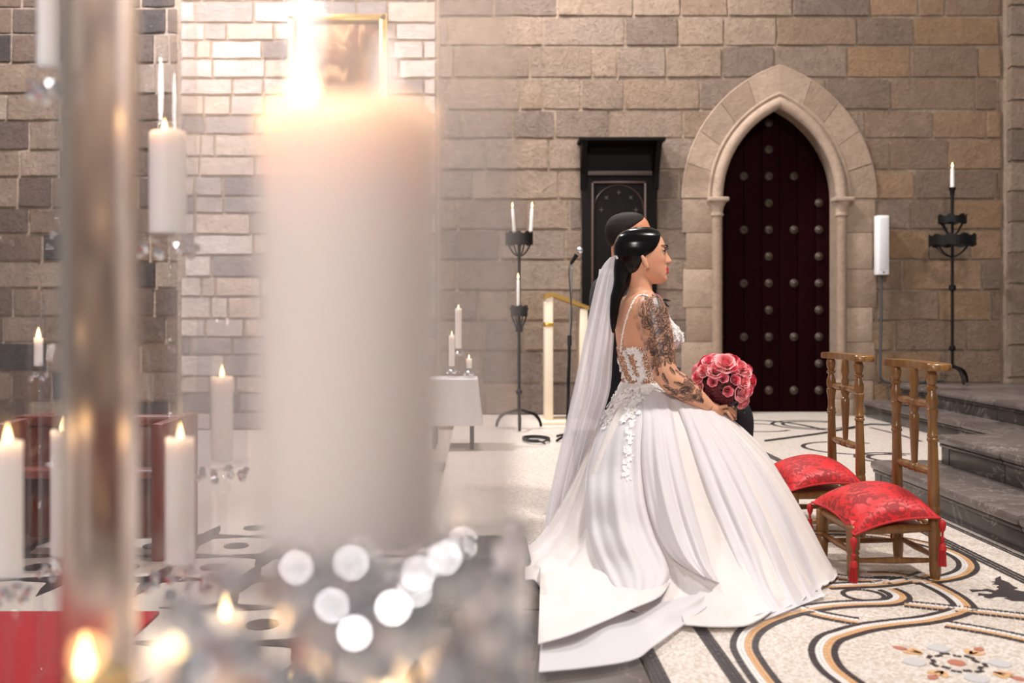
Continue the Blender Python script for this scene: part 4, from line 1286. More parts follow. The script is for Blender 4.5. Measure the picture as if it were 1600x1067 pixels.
for u0, w0, R in ((.06, .0, .036), (.05, .055, .026), (.105, .030, .034), (.10, -.040, .030), (.145, -.01, .030), (.165, .040, .030), (.19, -.045, .028), (.215, .010, .040), (.25, .05, .030), (.26, -.035, .026), (.405, .02, .032), (.44, -.025, .026), (.46, .03, .020), (.375, -.04, .018)):
    ink = np.maximum(ink, motif(u0, w0, R, int(rr_.integers(5, 8)), rr_.uniform(0, 6), rr_.uniform(.7, .95)))
    for q in range(5):
        a = rr_.uniform(0, 6.28)
        ink = np.maximum(ink, leaf_ink(u0 + R * .95 * math.cos(a), w0 + R * .95 * math.sin(a), rr_.uniform(.022, .04), rr_.uniform(.005, .009), a + rr_.normal(0, .4), .8))
for u0, w0, a in ((.29, .02, .3), (.30, -.02, -.2), (.31, .045, .5), (.345, .0, .2), (.34, .05, .1), (.355, -.045, -.4), (.02, .05, 2.6), (.0, .03, 2.9), (.015, .075, 2.2), (-.005, .05, 3.2)):
    ink = np.maximum(ink, leaf_ink(u0, w0, .042, .007, a, .8))
cloudy = .5 + .5 * np.sin(u_al * 95 + 2 * np.sin(w_al * 70)) * np.sin(w_al * 88 + 1.4 * np.sin(u_al * 60))
ink = np.where((u_al > .03) & (u_al < .27), np.maximum(ink, .30 * cloudy), ink)
ink = np.where(on_arm, ink, 0)[:, None]
ink_c = np.array((*lin((40, 36, 38)), 1))
ink = np.clip(ink * 1.6, 0, 1)
paint = paint * (1 - ink * .95) + ink_c * ink * .95
# ---- lips, cheeks
hx = (co[:, 0] - fr_head.o[0]) * S; hv = V0 - (co[:, 2] - CAM_H) * S; hl = -(co[:, 1] - Y0B) * S
lip = (hx > 37.0) & (hv > 416.6) & (hv < 428.6) & (np.abs(hl) < 9.5 - np.abs(hv - 422.3) * .5)
paint[lip] = (*lin((196, 40, 52)), 1)
ck = np.exp(-((hv - 411) / 6) ** 2 - ((np.abs(hl) - 20) / 7) ** 2) * (hx > 12) * .35
paint = paint * (1 - ck[:, None]) + np.array((*lin((214, 120, 104)), 1)) * ck[:, None]
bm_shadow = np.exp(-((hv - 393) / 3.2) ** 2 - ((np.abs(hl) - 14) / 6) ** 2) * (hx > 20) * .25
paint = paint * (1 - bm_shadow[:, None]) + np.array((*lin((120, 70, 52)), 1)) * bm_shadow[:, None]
ca_ = bme.color_attributes.new('paint', 'FLOAT_COLOR', 'POINT')
ca_.data.foreach_set('color', paint.astype(np.float32).ravel())

def bvh_of(o):
    me = o.data; n = len(me.vertices)
    c = np.empty(n * 3); me.vertices.foreach_get('co', c); c = c.reshape(-1, 3) + wloc(o)
    return BVHTree.FromPolygons([tuple(p) for p in c], [tuple(p.vertices) for p in me.polygons])
def sight(bvh, x, y):
    d = Vector(px(x, y, 1.0)) - Vector((0, 0, CAM_H))
    h = bvh.ray_cast(Vector((0, 0, CAM_H)), d.normalized())
    return (np.array(h[0]), np.array(h[1])) if h[0] is not None else (None, None)
BODY_BVH = bvh_of(body_o)

# ---- eyes, lashes, brows
for s in (1, -1):
    mb = MB(); c = fr_head(29.3, s * 12.0, 394.2)
    mb.ball(c, 4.5 / S, 16, 12)
    e = obj('eye', mb, M['eye'], bride)
    mb = MB(); mb.ball(fr_head(32.9, s * 12.6, 394.0), (1.5 / S, 2.8 / S, 2.8 / S), 12, 8); obj('iris', mb, M['iris'], e)
    mb = MB()
    lid = [fr_head(33.6 - .07 * (q - 11) ** 2, s * q, 391.6 + .05 * (q - 12) ** 2) for q in np.linspace(6.5, 18, 8)]
    mb.tube(np.array(lid).reshape(-1, 3), 1.1 / S, 6)
    for q in np.linspace(8, 18, 12):
        p = fr_head(33.6 - .07 * (q - 11) ** 2, s * q, 391.8 + .05 * (q - 12) ** 2); d = fr_head(39.2 - .06 * (q - 11) ** 2, s * (q + .25 * (q - 11)), 389.0)
        mb.tube(np.array([p, .5 * (p + d) + (0, 0, -.4 / S), d]).reshape(-1, 3), [.65 / S, .3 / S], 5)
    obj('eyelashes', mb, M['lash'], bride)
    for up, (va, vb) in enumerate(((388.6, 392.0),)):
        G = []
        for q in np.linspace(5, 19.5, 14):
            e_ = 31.2 - .07 * (q - 11) ** 2; b_ = 33.4 - .07 * (q - 11) ** 2
            va_, vb_ = (va, vb + .05 * (q - 12) ** 2) if up == 0 else (va - .03 * (q - 12) ** 2, vb)
            G.append([fr_head(e_ + (b_ - e_) * math.sin(math.pi * (.15 + .7 * t_)) , s * q, va_ + (vb_ - va_) * t_) for t_ in np.linspace(0, 1, 6)])
        lm = MB(); lm.grid(np.array(G).reshape(14, 6, 3))
        lo_ = obj('eyelid', lm, M['lid'], bride)
    mb = MB()
    br = [fr_head(37.9 - .072 * (q - 8) ** 2, s * q, 387.0 - 2.8 * math.sin((q - 5) / 17 * 2.3)) for q in np.linspace(4.5, 21, 10)]
    mb.tube(np.array(br).reshape(-1, 3), np.array((.9, 1.55, 1.5, 1.0, .4)) / S, 8)
    obj('eyebrow', mb, M['lash'], bride)
    mb = MB(); mb.ball(fr_head(-1.0, s * 29.4, 420.8), 1.3 / S, 10, 8); obj('earring', mb, M['silver'], bride)

# ---- hair
HL = np.array([(355, 40), (360, 31), (363, 29), (366, 27.8), (372, 25), (380, 21.5), (386, 18.0), (392, 13.0), (396, 8.5), (399, 3.5), (403, -2), (410, -6), (418, -9), (426, -13), (434, -18), (444, -24)])
def hair_solid(fr, HL, grow, name, mat, parent, tail=None, voxel=.0028, sm=4):
    """closed volume that dives under the skin in front of the hairline"""
    f, l, v = head_grid(100, 130)
    ins = np.interp(v, HL[:, 0], HL[:, 1]) - f
    g_ = np.where(ins > 0, .9 + grow * np.clip(ins / 7, 0, 1) ** .7, np.clip(ins * 1.6, -9, 0) + .9)
    cx, cv = -3.0, 402.0
    dx, dl, dv = f - cx, l, (v - cv) * .9
    n_ = np.sqrt(dx ** 2 + dl ** 2 + dv ** 2)
    mb = MB(); mb.rings(fr(f + dx / n_ * g_, l + dl / n_ * g_, v + dv / n_ * g_))
    if tail: tail(mb)
    me = remesh(mb, name, voxel, sm)
    me.transform(Matrix.Translation(-Vector(wloc(parent))))
    return link(name, me, mat, parent)
def tail(mb):
    mb.tube(smooth_curve([fr_head(-22, 0, 396), fr_head(-26, 0, 410), fr_head(-29, 0, 426), fr_head(-32, 0, 440), fr_head(-37, 1, 454), fr_head(-42, 2, 468), fr_head(-45, 3, 490), fr_head(-46, 4, 520)], 40), np.array((17, 18, 17, 14.5, 11.5, 9.5, 8, 7, 5, 2)) / S, 20)
hair = hair_solid(fr_head, HL, 3.6, 'hair', M['black_hair'], bride, tail)

# ---- bodice
F, L, V = torso_grid(486, 612, 70, 140, 1.8)
a = np.linspace(-np.pi, np.pi, 140, endpoint=False)
ca = np.cos(a)
topv = np.where(ca > 0, 539 - 50 * np.clip(ca * 1.35, 0, 1) ** .8, 539 + 4 * (-ca))
bot = 612.0
T = np.linspace(0, 1, 70)[:, None]
VV = topv[None, :] * (1 - T) + bot * T
def torso_at(A, V, grow):
    g = lambda k: np.interp(V, TS_[:, 0], TS_[:, k])
    b, f, w = g(1) - grow, g(2) + grow, g(3) + grow
    ca, sa = np.cos(A), np.sin(A)
    F = (b + f) / 2 + (f - b) / 2 * np.sign(ca) * np.abs(ca) ** .85
    L = w * np.sign(sa) * np.abs(sa) ** .85
    for s in (-1, 1):
        F = F + 18 * np.clip(ca * 3, 0, 1) * np.exp(-((L - s * 25) / 17) ** 2 - (np.where(V < 530, (V - 530) / 26, (V - 530) / 15)) ** 2)
    return F, L
AA = np.broadcast_to(a[None, :], VV.shape)
F, L = torso_at(AA, VV, 1.8)
mb = MB(); mb.grid(fr_body(F, L, VV), cv=True)
bodice = obj('bodice', mb, M['illusion'], bride, angle=None)
# solid lace cups
sel = (a > -1.35) & (a < 1.35)
Vc = np.linspace(0, 1, 40)[:, None]
av = a[sel][None, :]
tv = topv[sel][None, :]
VC = tv * (1 - Vc) + (552 + 6 * np.cos(av * 3)) * Vc
F, L = torso_at(np.broadcast_to(av, VC.shape), VC, 3.4)
rip = 1.0 * np.sin(F * 1.1 + VC * .7) * np.sin(VC * .9 + L * .8)
mb = MB(); mb.grid(fr_body(F + rip, L, VC))
cups = obj('lace_cups', mb, M['lace'], bride, angle=None)

# lace flowers, beads
def flower_geo(c, n, r, mb, petals=5, rot=0.0, lift=.25):
    n = n / (np.linalg.norm(n) + 1e-9)
    u = np.cross(n, (0, 0, 1.0)); u /= np.linalg.norm(u) + 1e-9; w = np.cross(n, u)
    for k in range(petals):
        q = rot + 2 * math.pi * k / petals
        d = math.cos(q) * u + math.sin(q) * w; e = -math.sin(q) * u + math.cos(q) * w
        mb.add([c, c + d * r * .5 - e * r * .34 + n * r * lift * .6, c + d * r - e * r * .18 + n * r * lift, c + d * r + e * r * .18 + n * r * lift, c + d * r * .5 + e * r * .34 + n * r * lift * .6, c + d * r * .55 + n * r * lift * .25], [(0, 1, 5), (1, 2, 5), (2, 3, 5), (3, 4, 5), (4, 0, 5)])
def leaf_geo(c, n, d, l, wd, mb):
    n = n / np.linalg.norm(n); d = d - n * np.dot(d, n); d = d / (np.linalg.norm(d) + 1e-9); e = np.cross(n, d)
    mb.add([c, c + d * l * .4 + e * wd + n * .002, c + d * l, c + d * l * .4 - e * wd + n * .002], [(0, 1, 2), (0, 2, 3)])
BOD_BVH = bvh_of(bodice)
lace = MB(); pearls = MB()
cups_bvh = bvh_of(cups)
for _ in range(330):
    x, y = RNG.uniform(1030, 1068), RNG.uniform(484, 560)
    p, n = sight(cups_bvh, x, y)
    if p is not None: flower_geo(p, n, RNG.uniform(.006, .011), lace, 5, RNG.uniform(0, 6), .35)
for k in range(60):
    j = int(RNG.integers(0, 70)); 
    p, n = sight(cups_bvh, 1066 - RNG.uniform(0, 3), 500 + RNG.uniform(0, 55))
    if p is not None: flower_geo(p, n, .010, lace, 5, RNG.uniform(0, 6), .6)
vines = [[(958, 546), (966, 560), (972, 578), (980, 596)], [(972, 545), (980, 556), (984, 572), (992, 590)], [(985, 548), (994, 548), (1000, 556)], [(998, 560), (1000, 572), (1004, 585), (998, 600)], [(966, 572), (962, 585), (966, 600)]]
for vn in vines:
    C = smooth_curve([(x, y) for x, y in vn], 16)
    for i, (x, y) in enumerate(C):
        p, n = sight(BOD_BVH, x, y)
        if p is None: continue
        if i % 3 == 0: flower_geo(p + n * .002, n, RNG.uniform(.010, .016), lace, 5, RNG.uniform(0, 6), .3)
        for _ in range(3):
            leaf_geo(p + n * .002 + RNG.normal(0, .004, 3) * (1, .2, 1), n, RNG.normal(0, 1, 3), RNG.uniform(.014, .026), .0055, lace)
for _ in range(1100):
    x, y = RNG.uniform(956, 1026), RNG.uniform(538, 602)
    if x < 996 and RNG.random() < .6: continue
    p, n = sight(BOD_BVH, x, y)
    if p is not None: pearls.ball(p + n * .0012, RNG.uniform(.0016, .0024), 6, 4)
obj('lace_applique', lace, M['lace'], bride, smooth=False, kind='stuff')
# strap of pearls over the near shoulder
st = smooth_curve([(1012, 463), (1003, 461.5), (995, 465), (987, 478), (981, 494), (976, 512), (973, 528), (972, 541)], 46)
strap = MB()
pp = []
for x, y in st:
    p, n = sight(BODY_BVH, x, y)
    if p is not None: pp.append(p + n * .003)
strap.tube(np.array(pp), .0032, 8)
for p in pp[::1]: strap.ball(p + RNG.normal(0, .001, 3), .0042, 8, 6)
p_front = [fr_body(2, 38, 463), fr_body(9, 36, 467), fr_body(14, 32, 476), fr_body(20, 29, 486), fr_body(30, 27, 498)]
strap.tube(smooth_curve(np.array(p_front).reshape(-1, 3), 20), .0035, 8)
obj('shoulder_strap', strap, M['pearl'], bride)
obj('bodice_beads', pearls, M['pearl'], bride, kind='stuff')

# ---- skirt
Wc = np.array((.735, 4.11))
HEM = np.array([(-180, .52), (-155, .62), (-135, .78), (-118, .86), (-105, .93), (-95, .99), (-88, 1.015), (-80, 1.0), (-73, .955), (-62, .86), (-50, .815), (-40, .80), (-28, .72), (-15, .66), (0, .635), (30, .56), (60, .44), (90, .38), (120, .38), (150, .43), (180, .52)])
PU = np.linspace(0, 1, 9)
prof = {  # heights along the way from waist to hem, by direction
    180: np.interp(PU, [0, .2, .45, .7, .85, 1], [.70, .60, .38, .16, .05, .004]),
    120: np.interp(PU, [0, .2, .45, .7, .85, 1], [.70, .60, .40, .18, .06, .004]),
    0: np.interp(PU, [0, .19, .42, .63, .82, .95, 1], [.705, .655, .575, .465, .29, .09, .004]),
    -35: np.interp(PU, [0, .19, .42, .63, .82, .95, 1], [.705, .65, .55, .415, .225, .06, .004]),
    -62: np.interp(PU, [0, .2, .4, .6, .8, .93, 1], [.70, .62, .49, .34, .165, .05, .004]),
    -90: np.interp(PU, [0, .14, .28, .42, .55, .72, 1], [.70, .60, .45, .26, .10, .03, .004]),
    -130: np.interp(PU, [0, .18, .34, .5, .65, .8, 1], [.70, .60, .43, .22, .07, .02, .004]),
    -180: np.interp(PU, [0, .2, .45, .7, .85, 1], [.70, .60, .38, .16, .05, .004]),
}
kd = sorted(prof)
na, nu = 420, 84
th = np.linspace(-180, 180, na, endpoint=False)
U = np.linspace(0, 1, nu)
Rh = np.interp(th, HEM[:, 0], HEM[:, 1])
kr = np.hanning(25); kr /= kr.sum()
Rh = np.convolve(np.r_[Rh[-12:], Rh, Rh[:12]], kr, 'valid')
tab = np.array([prof[k] for k in kd])
Z = np.zeros((nu, na))
for j, t_ in enumerate(th):
    pr = np.array([np.interp(t_, kd, tab[:, q]) for q in range(len(PU))])
    Z[:, j] = np.interp(U, PU, pr)
ku = np.hanning(13); ku /= ku.sum()
Zs = np.vstack([np.repeat(Z[:1], 6, 0) + (Z[0] - Z[1]) * np.arange(6, 0, -1)[:, None], Z, np.repeat(Z[-1:], 6, 0)])
Z = np.array([np.convolve(Zs[:, j], ku, 'valid') for j in range(na)]).T
r0 = np.array([.085 if abs(t_) < 40 else .10 for t_ in th])
thr = np.radians(th)
ur = U[:, None]
TH = thr[None, :] + 0 * ur
fold = (.55 * np.sin(TH * 17 + 1.5 * np.sin(TH * 3) + 1.2 * ur) + .35 * np.sin(TH * 31 + 2.1 * np.sin(TH * 5) - .8 * ur) + .22 * np.sin(TH * 53 + ur * 2))
amp = .004 + .030 * ur ** 1.3
soft = np.where((TH > -1.25) & (TH < .3), .55, 1.0)
Rr = r0[None, :] + (Rh - r0)[None, :] * ur + fold * amp * soft * np.clip((Z + .03) / .2, .25, 1)
Z = Z + .010 * np.sin(TH * 26 + 3 * ur) * ur * (Z > .02) + .006 * np.clip(np.sin(TH * 60 + 2 * np.sin(7 * TH)), 0, 1) * ur ** 8
SK = np.stack([Wc[0] + Rr * np.cos(TH), Wc[1] + Rr * np.sin(TH), np.maximum(Z, .004 + .006 * (1 + np.sin(TH * 40)) * ur ** 4)], -1)
mb = MB(); mb.grid(SK, cv=True)
skirt = obj('skirt', mb, M['satin'], bride, angle=None)
SK_BVH = bvh_of(skirt)
# rolled hem line
mb = MB(); hp = SK[-1].copy(); hp[:, 2] += .002
mb.tube(np.vstack([hp, hp[:1]]), .0028, 6); obj('hem_trim', mb, M['organza'], skirt)

def sk_depth(x, y):
    p, n = sight(SK_BVH, x, y)
    fy = F_PX / max(y - VY, 1) if y > VY + 5 else 1e9
    if p is None: return min(fy, 4.15)
    return min(p[1], fy)
def drape(name, Lp, Rp, bulge, mat, ns=70, nc=30, off=.012, curlL=.0, curlR=.0, waves=0.0, wn=3, edge=True, lift_end=.0, parent=None):
    """a cloth panel between two edges over the skirt; its crown stands out towards the room"""
    Lc, Rc = smooth_curve(Lp, ns), smooth_curve(Rp, ns)
    dl = np.array([sk_depth(*p) for p in Lc]); dr = np.array([sk_depth(*p) for p in Rc])
    kk = np.hanning(15); kk /= kk.sum()
    sm = lambda q: np.convolve(np.r_[[q[0]] * 7, q, [q[-1]] * 7], kk, 'valid')
    dl, dr = sm(dl), sm(dr)
    P = np.zeros((ns, nc, 3))
    for i in range(ns):
        s = i / (ns - 1)
        for j in range(nc):
            c = j / (nc - 1)
            x = Lc[i][0] * (1 - c) + Rc[i][0] * c; y = Lc[i][1] * (1 - c) + Rc[i][1] * c
            d = dl[i] * (1 - c) + dr[i] * c - off
            d -= bulge * math.sin(math.pi * min(1, s * 1.4) / 2) * (math.sin(math.pi * c) ** .8)
            d -= waves * min(1, s * 1.6) * (math.sin(c * math.pi * wn + s * 2.2) + .45 * math.sin(c * math.pi * wn * 2.3 - s * 1.5 + 1))
            d += curlL * s * max(0, 1 - c / .12) ** 2 + curlR * s * max(0, 1 - (1 - c) / .12) ** 2
            p = px(x, y, d)
            if p[2] < .012: p = fl(x, y, .012 + .004 * math.sin(9 * c + 5 * s))
            P[i, j] = p
    mb = MB(); mb.grid(P)
    o = obj(name, mb, mat, parent or bride, angle=None)
    if edge:
        e = MB(); e.tube(P[:, 0], .0022, 5); e.tube(P[:, -1], .0022, 5)
        obj('edge_trim', e, M['organza'], o)
    return o
drape('skirt_panel', [(965, 608), (940, 660), (926, 700), (917, 740), (915, 800), (922, 850), (942, 895), (968, 935)], [(1000, 606), (1004, 650), (1003, 700), (1010, 780), (1026, 835), (1044, 872), (1049, 900), (1030, 930)], .08, M['organza'], curlL=.05, curlR=.07, off=.02, waves=.013, wn=4)
drape('skirt_panel', [(1001, 605), (1003, 650), (1001, 720), (1008, 780), (1022, 830), (1044, 868), (1078, 892)], [(1040, 603), (1053, 655), (1068, 720), (1086, 785), (1104, 845), (1117, 890), (1128, 912)], .065, M['organza'], curlL=.05, curlR=.06, off=.012, waves=.012, wn=5)
drape('skirt_panel', [(1046, 602), (1062, 640), (1084, 710), (1104, 770), (1128, 830), (1152, 890), (1168, 930), (1196, 968)], [(1085, 616), (1118, 645), (1168, 700), (1212, 765), (1242, 825), (1268, 885), (1283, 922), (1290, 930)], .045, M['organza'], curlL=.08, off=.016, waves=.012, wn=7)
def sheet(name, top, bot, z0, mat, ns=60, nc=24, wav=.010, seed=0, edge=True):
    A_, B_ = smooth_curve(top, ns), smooth_curve(bot, ns)
    r = np.random.default_rng(seed); ph = r.uniform(0, 6, 4)
    P = np.zeros((ns, nc, 3))
    for i in range(ns):
        for j in range(nc):
            c = j / (nc - 1); s = i / (ns - 1)
            x, y = A_[i] * (1 - c) + B_[i] * c
            z = z0 + wav * (math.sin(5 * s + 7 * c + ph[0]) + .6 * math.sin(11 * s - 6 * c + ph[1]) + .35 * math.sin(23 * s + 3 * c + ph[2])) * (1 - .75 * c ** 3) + wav * 1.6
            P[i, j] = fl(x, y, max(z * min(1, .12 + 2.6 * c), .005))
    mb = MB(); mb.grid(P)
    o = obj(name, mb, mat, bride, angle=None)
    if edge:
        e = MB(); e.tube(P[:, -1] + (0, 0, .001), .0028, 5); obj('edge_trim', e, M['organza'], o)
    return o
sheet('train', [(850, 905), (940, 920), (1020, 925), (1090, 915), (1128, 908)], [(842, 1050), (915, 1043), (988, 1031), (1020, 1010), (1075, 970), (1112, 940), (1130, 914)], .008, M['organza'], seed=3)
sheet('train', [(846, 850), (900, 858), (960, 868), (1010, 880), (1046, 895)], [(841, 1006), (890, 992), (940, 972), (990, 950), (1030, 932), (1050, 905)], .028, M['satin'], seed=5, wav=.014)
sheet('train', [(1060, 940), (1110, 930), (1150, 925), (1190, 930)], [(1070, 976), (1110, 979), (1160, 978), (1186, 968), (1205, 955)], .006, M['satin'], seed=8, wav=.008)

# lace sprays falling over the hip
lace2 = MB()
sprays = [[(1000, 598), (985, 612), (970, 628), (955, 645), (945, 668)], [(1005, 602), (1000, 625), (992, 650), (986, 675), (982, 700), (980, 725), (979, 745)], [(1015, 600), (1000, 612), (985, 640), (975, 660)], [(1030, 598), (1010, 606), (990, 606), (968, 602), (950, 612)], [(960, 615), (948, 630), (940, 655)], [(1035, 600), (1022, 604), (1008, 612)]]
panel_bvhs = [SK_BVH] + [bvh_of(o) for o in bride.children if o.name.startswith('skirt_panel')]
def first_hit(x, y):
    best = None
    for b_ in panel_bvhs:
        p, n = sight(b_, x, y)
        if p is not None and (best is None or p[1] < best[0][1]): best = (p, n if n[1] < 0 else -n)
    return best or (None, None)
for sp_ in sprays:
    Cv = smooth_curve(sp_, 30)
    for i, (x, y) in enumerate(Cv):
        for _ in range(4):
            q = first_hit(x + RNG.normal(0, 3.0), y + RNG.normal(0, 3.0))
            if q[0] is None: continue
            p, n = q
            if RNG.random() < .5: flower_geo(p + n * .004, n, RNG.uniform(.006, .012), lace2, 5, RNG.uniform(0, 6), .22)
            else: leaf_geo(p + n * .004, n, RNG.normal(0, 1, 3), RNG.uniform(.012, .022), .004, lace2)
for _ in range(130):
    x = RNG.uniform(945, 1050); q = first_hit(x, 599 + RNG.normal(0, 5) + .0012 * (x - 1000) ** 2)
    if q[0] is not None: flower_geo(q[0] + q[1] * .004, q[1], RNG.uniform(.007, .013), lace2, 5, RNG.uniform(0, 6), .3)
obj('hip_lace', lace2, M['lace'], bride, smooth=False, kind='stuff')
# belt ring hiding the join
mb = MB()
F, L = torso_at(a, np.full_like(a, 597.0), 3.0); R1 = fr_body(F, L, 597)
F, L = torso_at(a, np.full_like(a, 606.0), 5.0); R2 = fr_body(F, L, 606)
F, L = torso_at(a, np.full_like(a, 616.0), 2.0); R3 = fr_body(F, L, 616)
mb.grid(np.array([R1, R2, R3]), cv=True); obj('waistband', mb, M['satin'], bride)

# ---- veil
ns, nc = 90, 60
Lv = smooth_curve([(953, 402), (942, 415), (933, 437), (924, 475), (912, 530), (898, 600), (882, 670), (866, 740), (852, 810), (846, 870), (846, 905)], ns)
Rv = smooth_curve([(961, 400), (968, 410), (967, 432), (964, 470), (960, 515), (957, 560), (953, 610), (938, 660), (922, 715), (908, 780), (898, 840), (893, 880)], ns)
def veil(name, off, ph, squeeze):
    P = np.zeros((ns, nc, 3))
    for i in range(ns):
        s = i / (ns - 1)
        for j in range(nc):
            c = j / (nc - 1)
            cc_ = c * squeeze + (1 - squeeze) * .4
            x = Lv[i][0] * (1 - cc_) + Rv[i][0] * cc_; y = Lv[i][1] * (1 - cc_) + Rv[i][1] * cc_
            base_d = 4.13 - .02 * s - .30 * max(0, s - .55) ** 1.2
            d = base_d + off - .03 * math.sin(math.pi * c) + (.004 + .026 * s) * math.sin(c * 21 + ph + 2.2 * math.sin(2.5 * s)) + .010 * s * math.sin(c * 43 + ph * 2)
            p = px(x, y, d)
            if p[2] < .03: p = fl(x, y, .03)
            P[i, j] = p
    mb = MB(); mb.grid(P)
    return obj(name, mb, M['tulle'], bride, angle=None)
veil('veil', .0, 0, 1.0)
veil('veil', .05, 2, .92)
mb = MB(); mb.tube(np.array([fr_head(-42, q, 400 + .02 * q * q) for q in np.linspace(-14, 14, 12)]).reshape(-1, 3), .006, 8); obj('veil_comb', mb, M['silver'], bride)

# stools the couple sits on
def stool(x, y, top, w, label):
    t = thing('stool', label, 'stool', (x, y, 0))
    mb = MB(); mb.box(x - w, x + w, y - w, y + w, top - .035, top, .008); obj('seat', mb, M['dark_wood'], t)
    for i in (-1, 1):
        for j in (-1, 1):
            mb = MB(); mb.box(x + i * (w - .03) - .018, x + i * (w - .03) + .018, y + j * (w - .03) - .018, y + j * (w - .03) + .018, 0, top - .035, .003); obj('leg', mb, M['dark_wood'], t)
stool(.72, 4.11, .455, .15, 'dark wooden stool hidden beneath the white gown')
stool(.645, 4.80, .40, .17, 'dark wooden stool under the groom')

# ------------------------------------------------------------------ groom
groom = thing('person', 'groom in navy suit with short brown hair seated beyond the bride', 'person', (.72, 4.66, 0))
GS = 326.0
GX, GY = (984 - VX) * 4.62 / F_PX, 4.62
GY = 4.78; GX = (983 - VX) * GY / F_PX
fg = Frame((GX, GY, CAM_H + 157 * GY / F_PX - .1195), math.radians(2), S, v0=400, mul=1.05)
fgb = Frame((GX - .055, GY, 1.085), math.radians(6), S, v0=500, mul=1.06)
gb = MB()
add_head(gb, fg, True)
gb.tube(np.array([fg(-9, 0, 418), fg(-8, 0, 440), fg(-9, 0, 462)]).reshape(-1, 3), np.array((23, 23, 26)) / S, 20)
gh = P3(1108, 646, 4.42)
gw = P3(1090, 626, 4.50)
gb.tube(smooth_curve([gw, .5 * (gw + gh), gh], 8), np.array((12, 13, 11)) / S, 12)
for k in range(4):
    finger(gb, [gh, gh + (.03, -.005 + .01 * k, -.004), gh + (.06, -.01 + .012 * k, -.012), gh + (.075, -.01 + .012 * k, -.03)], .0098, .0072)
finger(gb, [gh + (-.01, -.02, 0), gh + (.02, -.05, .0), gh + (.045, -.06, -.008)], .0105, .0075)
gb.tube(np.array([fgb(-5, 0, 470), fgb(-5, 0, 540), fgb(-5, 0, 600)]).reshape(-1, 3), np.array((30, 36, 34)) / S, 16)
gb.tube(smooth_curve([fgb(0, 40, 500), fgb(10, 62, 560), gw], 14), np.array((18, 16, 12)) / S, 12)
gme = remesh(gb, 'body', .0042, 5)
gme.transform(Matrix.Translation(-Vector(wloc(groom))))
go = link('body', gme, M['skin'], groom)
pa = np.tile(np.array((*lin((204, 136, 104)), 1.0)), (len(gme.vertices), 1))
gme.color_attributes.new('paint', 'FLOAT_COLOR', 'POINT').data.foreach_set('color', pa.astype(np.float32).ravel())
hair_solid(fg, np.array([(355, 32), (360, 27), (366, 24), (372, 19), (378, 10), (385, 0), (392, -10), (400, -19), (410, -27), (420, -33), (444, -44)]), 1.1, 'hair', M['brown_hair'], groom)
jk = MB()                                                # jacket with sleeves
GT = np.array([(462, -26, 6, 26), (470, -36, 12, 52), (480, -42, 18, 66), (500, -46, 27, 70), (530, -46, 34, 66), (570, -42, 36, 60), (610, -44, 38, 60), (660, -50, 42, 64), (690, -54, 44, 66), (708, -50, 42, 64)])
vs = np.linspace(462, 708, 50); aq = np.linspace(-np.pi, np.pi, 60, endpoint=False)
A_, V_ = np.meshgrid(aq, vs)
g = lambda k: np.interp(V_, GT[:, 0], GT[:, k])
F_ = (g(1) + g(2)) / 2 + (g(2) - g(1)) / 2 * np.sign(np.cos(A_)) * np.abs(np.cos(A_)) ** .85
L_ = g(3) * np.sign(np.sin(A_)) * np.abs(np.sin(A_)) ** .85
jk.rings(fgb(F_, L_, V_))
for s in (1, -1):
    w_ = gw if s == 1 else fgb(120, -40, 640)
    jk.tube(smooth_curve([fgb(0, s * 58, 484), fgb(2, s * 74, 530), fgb(14, s * 76, 590), .5 * (fgb(14, s * 76, 590) + w_) + (0, 0, -.03), w_], 30), np.array((24, 26, 25, 22, 20, 17)) / S, 16)
jme = remesh(jk, 'jacket', .007, 5)
jme.transform(Matrix.Translation(-Vector(wloc(groom)))); link('jacket', jme, M['suit'], groom)
tr = MB()
for s in (1, -1):
    tr.tube(smooth_curve([fgb(-10, s * 30, 696), fgb(60, s * 31, 694), fgb(182, s * 31, 690), fgb(206, s * 31, 708), fgb(204, s * 31, 770), fgb(200, s * 31, 830), fgb(200, s * 31, 842)], 40), np.array((34, 32, 27, 24, 21, 18, 17)) / S, 16)
tme = remesh(tr, 'trousers', .008, 5)
tme.transform(Matrix.Translation(-Vector(wloc(groom)))); link('trousers', tme, M['suit'], groom)
for s in (1, -1):
    mb = MB(); c = fgb(215, s * 31, 820)
    mb.ball((c[0], c[1], .045), (.14, .048, .045), 16, 10); obj('shoe', mb, M['black_rubber'], groom)
mb = MB(); mb.lathe([(.068, 0), (.066, .03), (.060, .03), (.062, 0)], tuple(fgb(-10, 0, 462) + (0, 0, -.005)), 24, caps=False); obj('shirt_collar', mb, M['shirt'], groom)
mb = MB(); mb.ball(tuple(fgb(38, 40, 495)), .004, 8, 6)
bc = P3(1024, 464, 4.40)
for k in range(26):
    d = RNG.normal(0, 1, 3); d /= np.linalg.norm(d)
    flower_geo(bc + d * RNG.uniform(.004, .022), d, .012, mb, 5, RNG.uniform(0, 6), .3)
obj('boutonniere', mb, M['purple'], groom, smooth=False)
mb = MB()
for d in ((.6, .2, -.4), (1, 0, -.7), (.3, 0, -1), (.9, .1, -.1)):
    d = np.array(d); d /= np.linalg.norm(d)
    leaf_geo(bc + d * .015 + (0.01, 0, -.012), np.array((0, -1., .2)), d, .05, .008, mb)
obj('boutonniere_leaves', mb, M['suit'], groom, smooth=False)

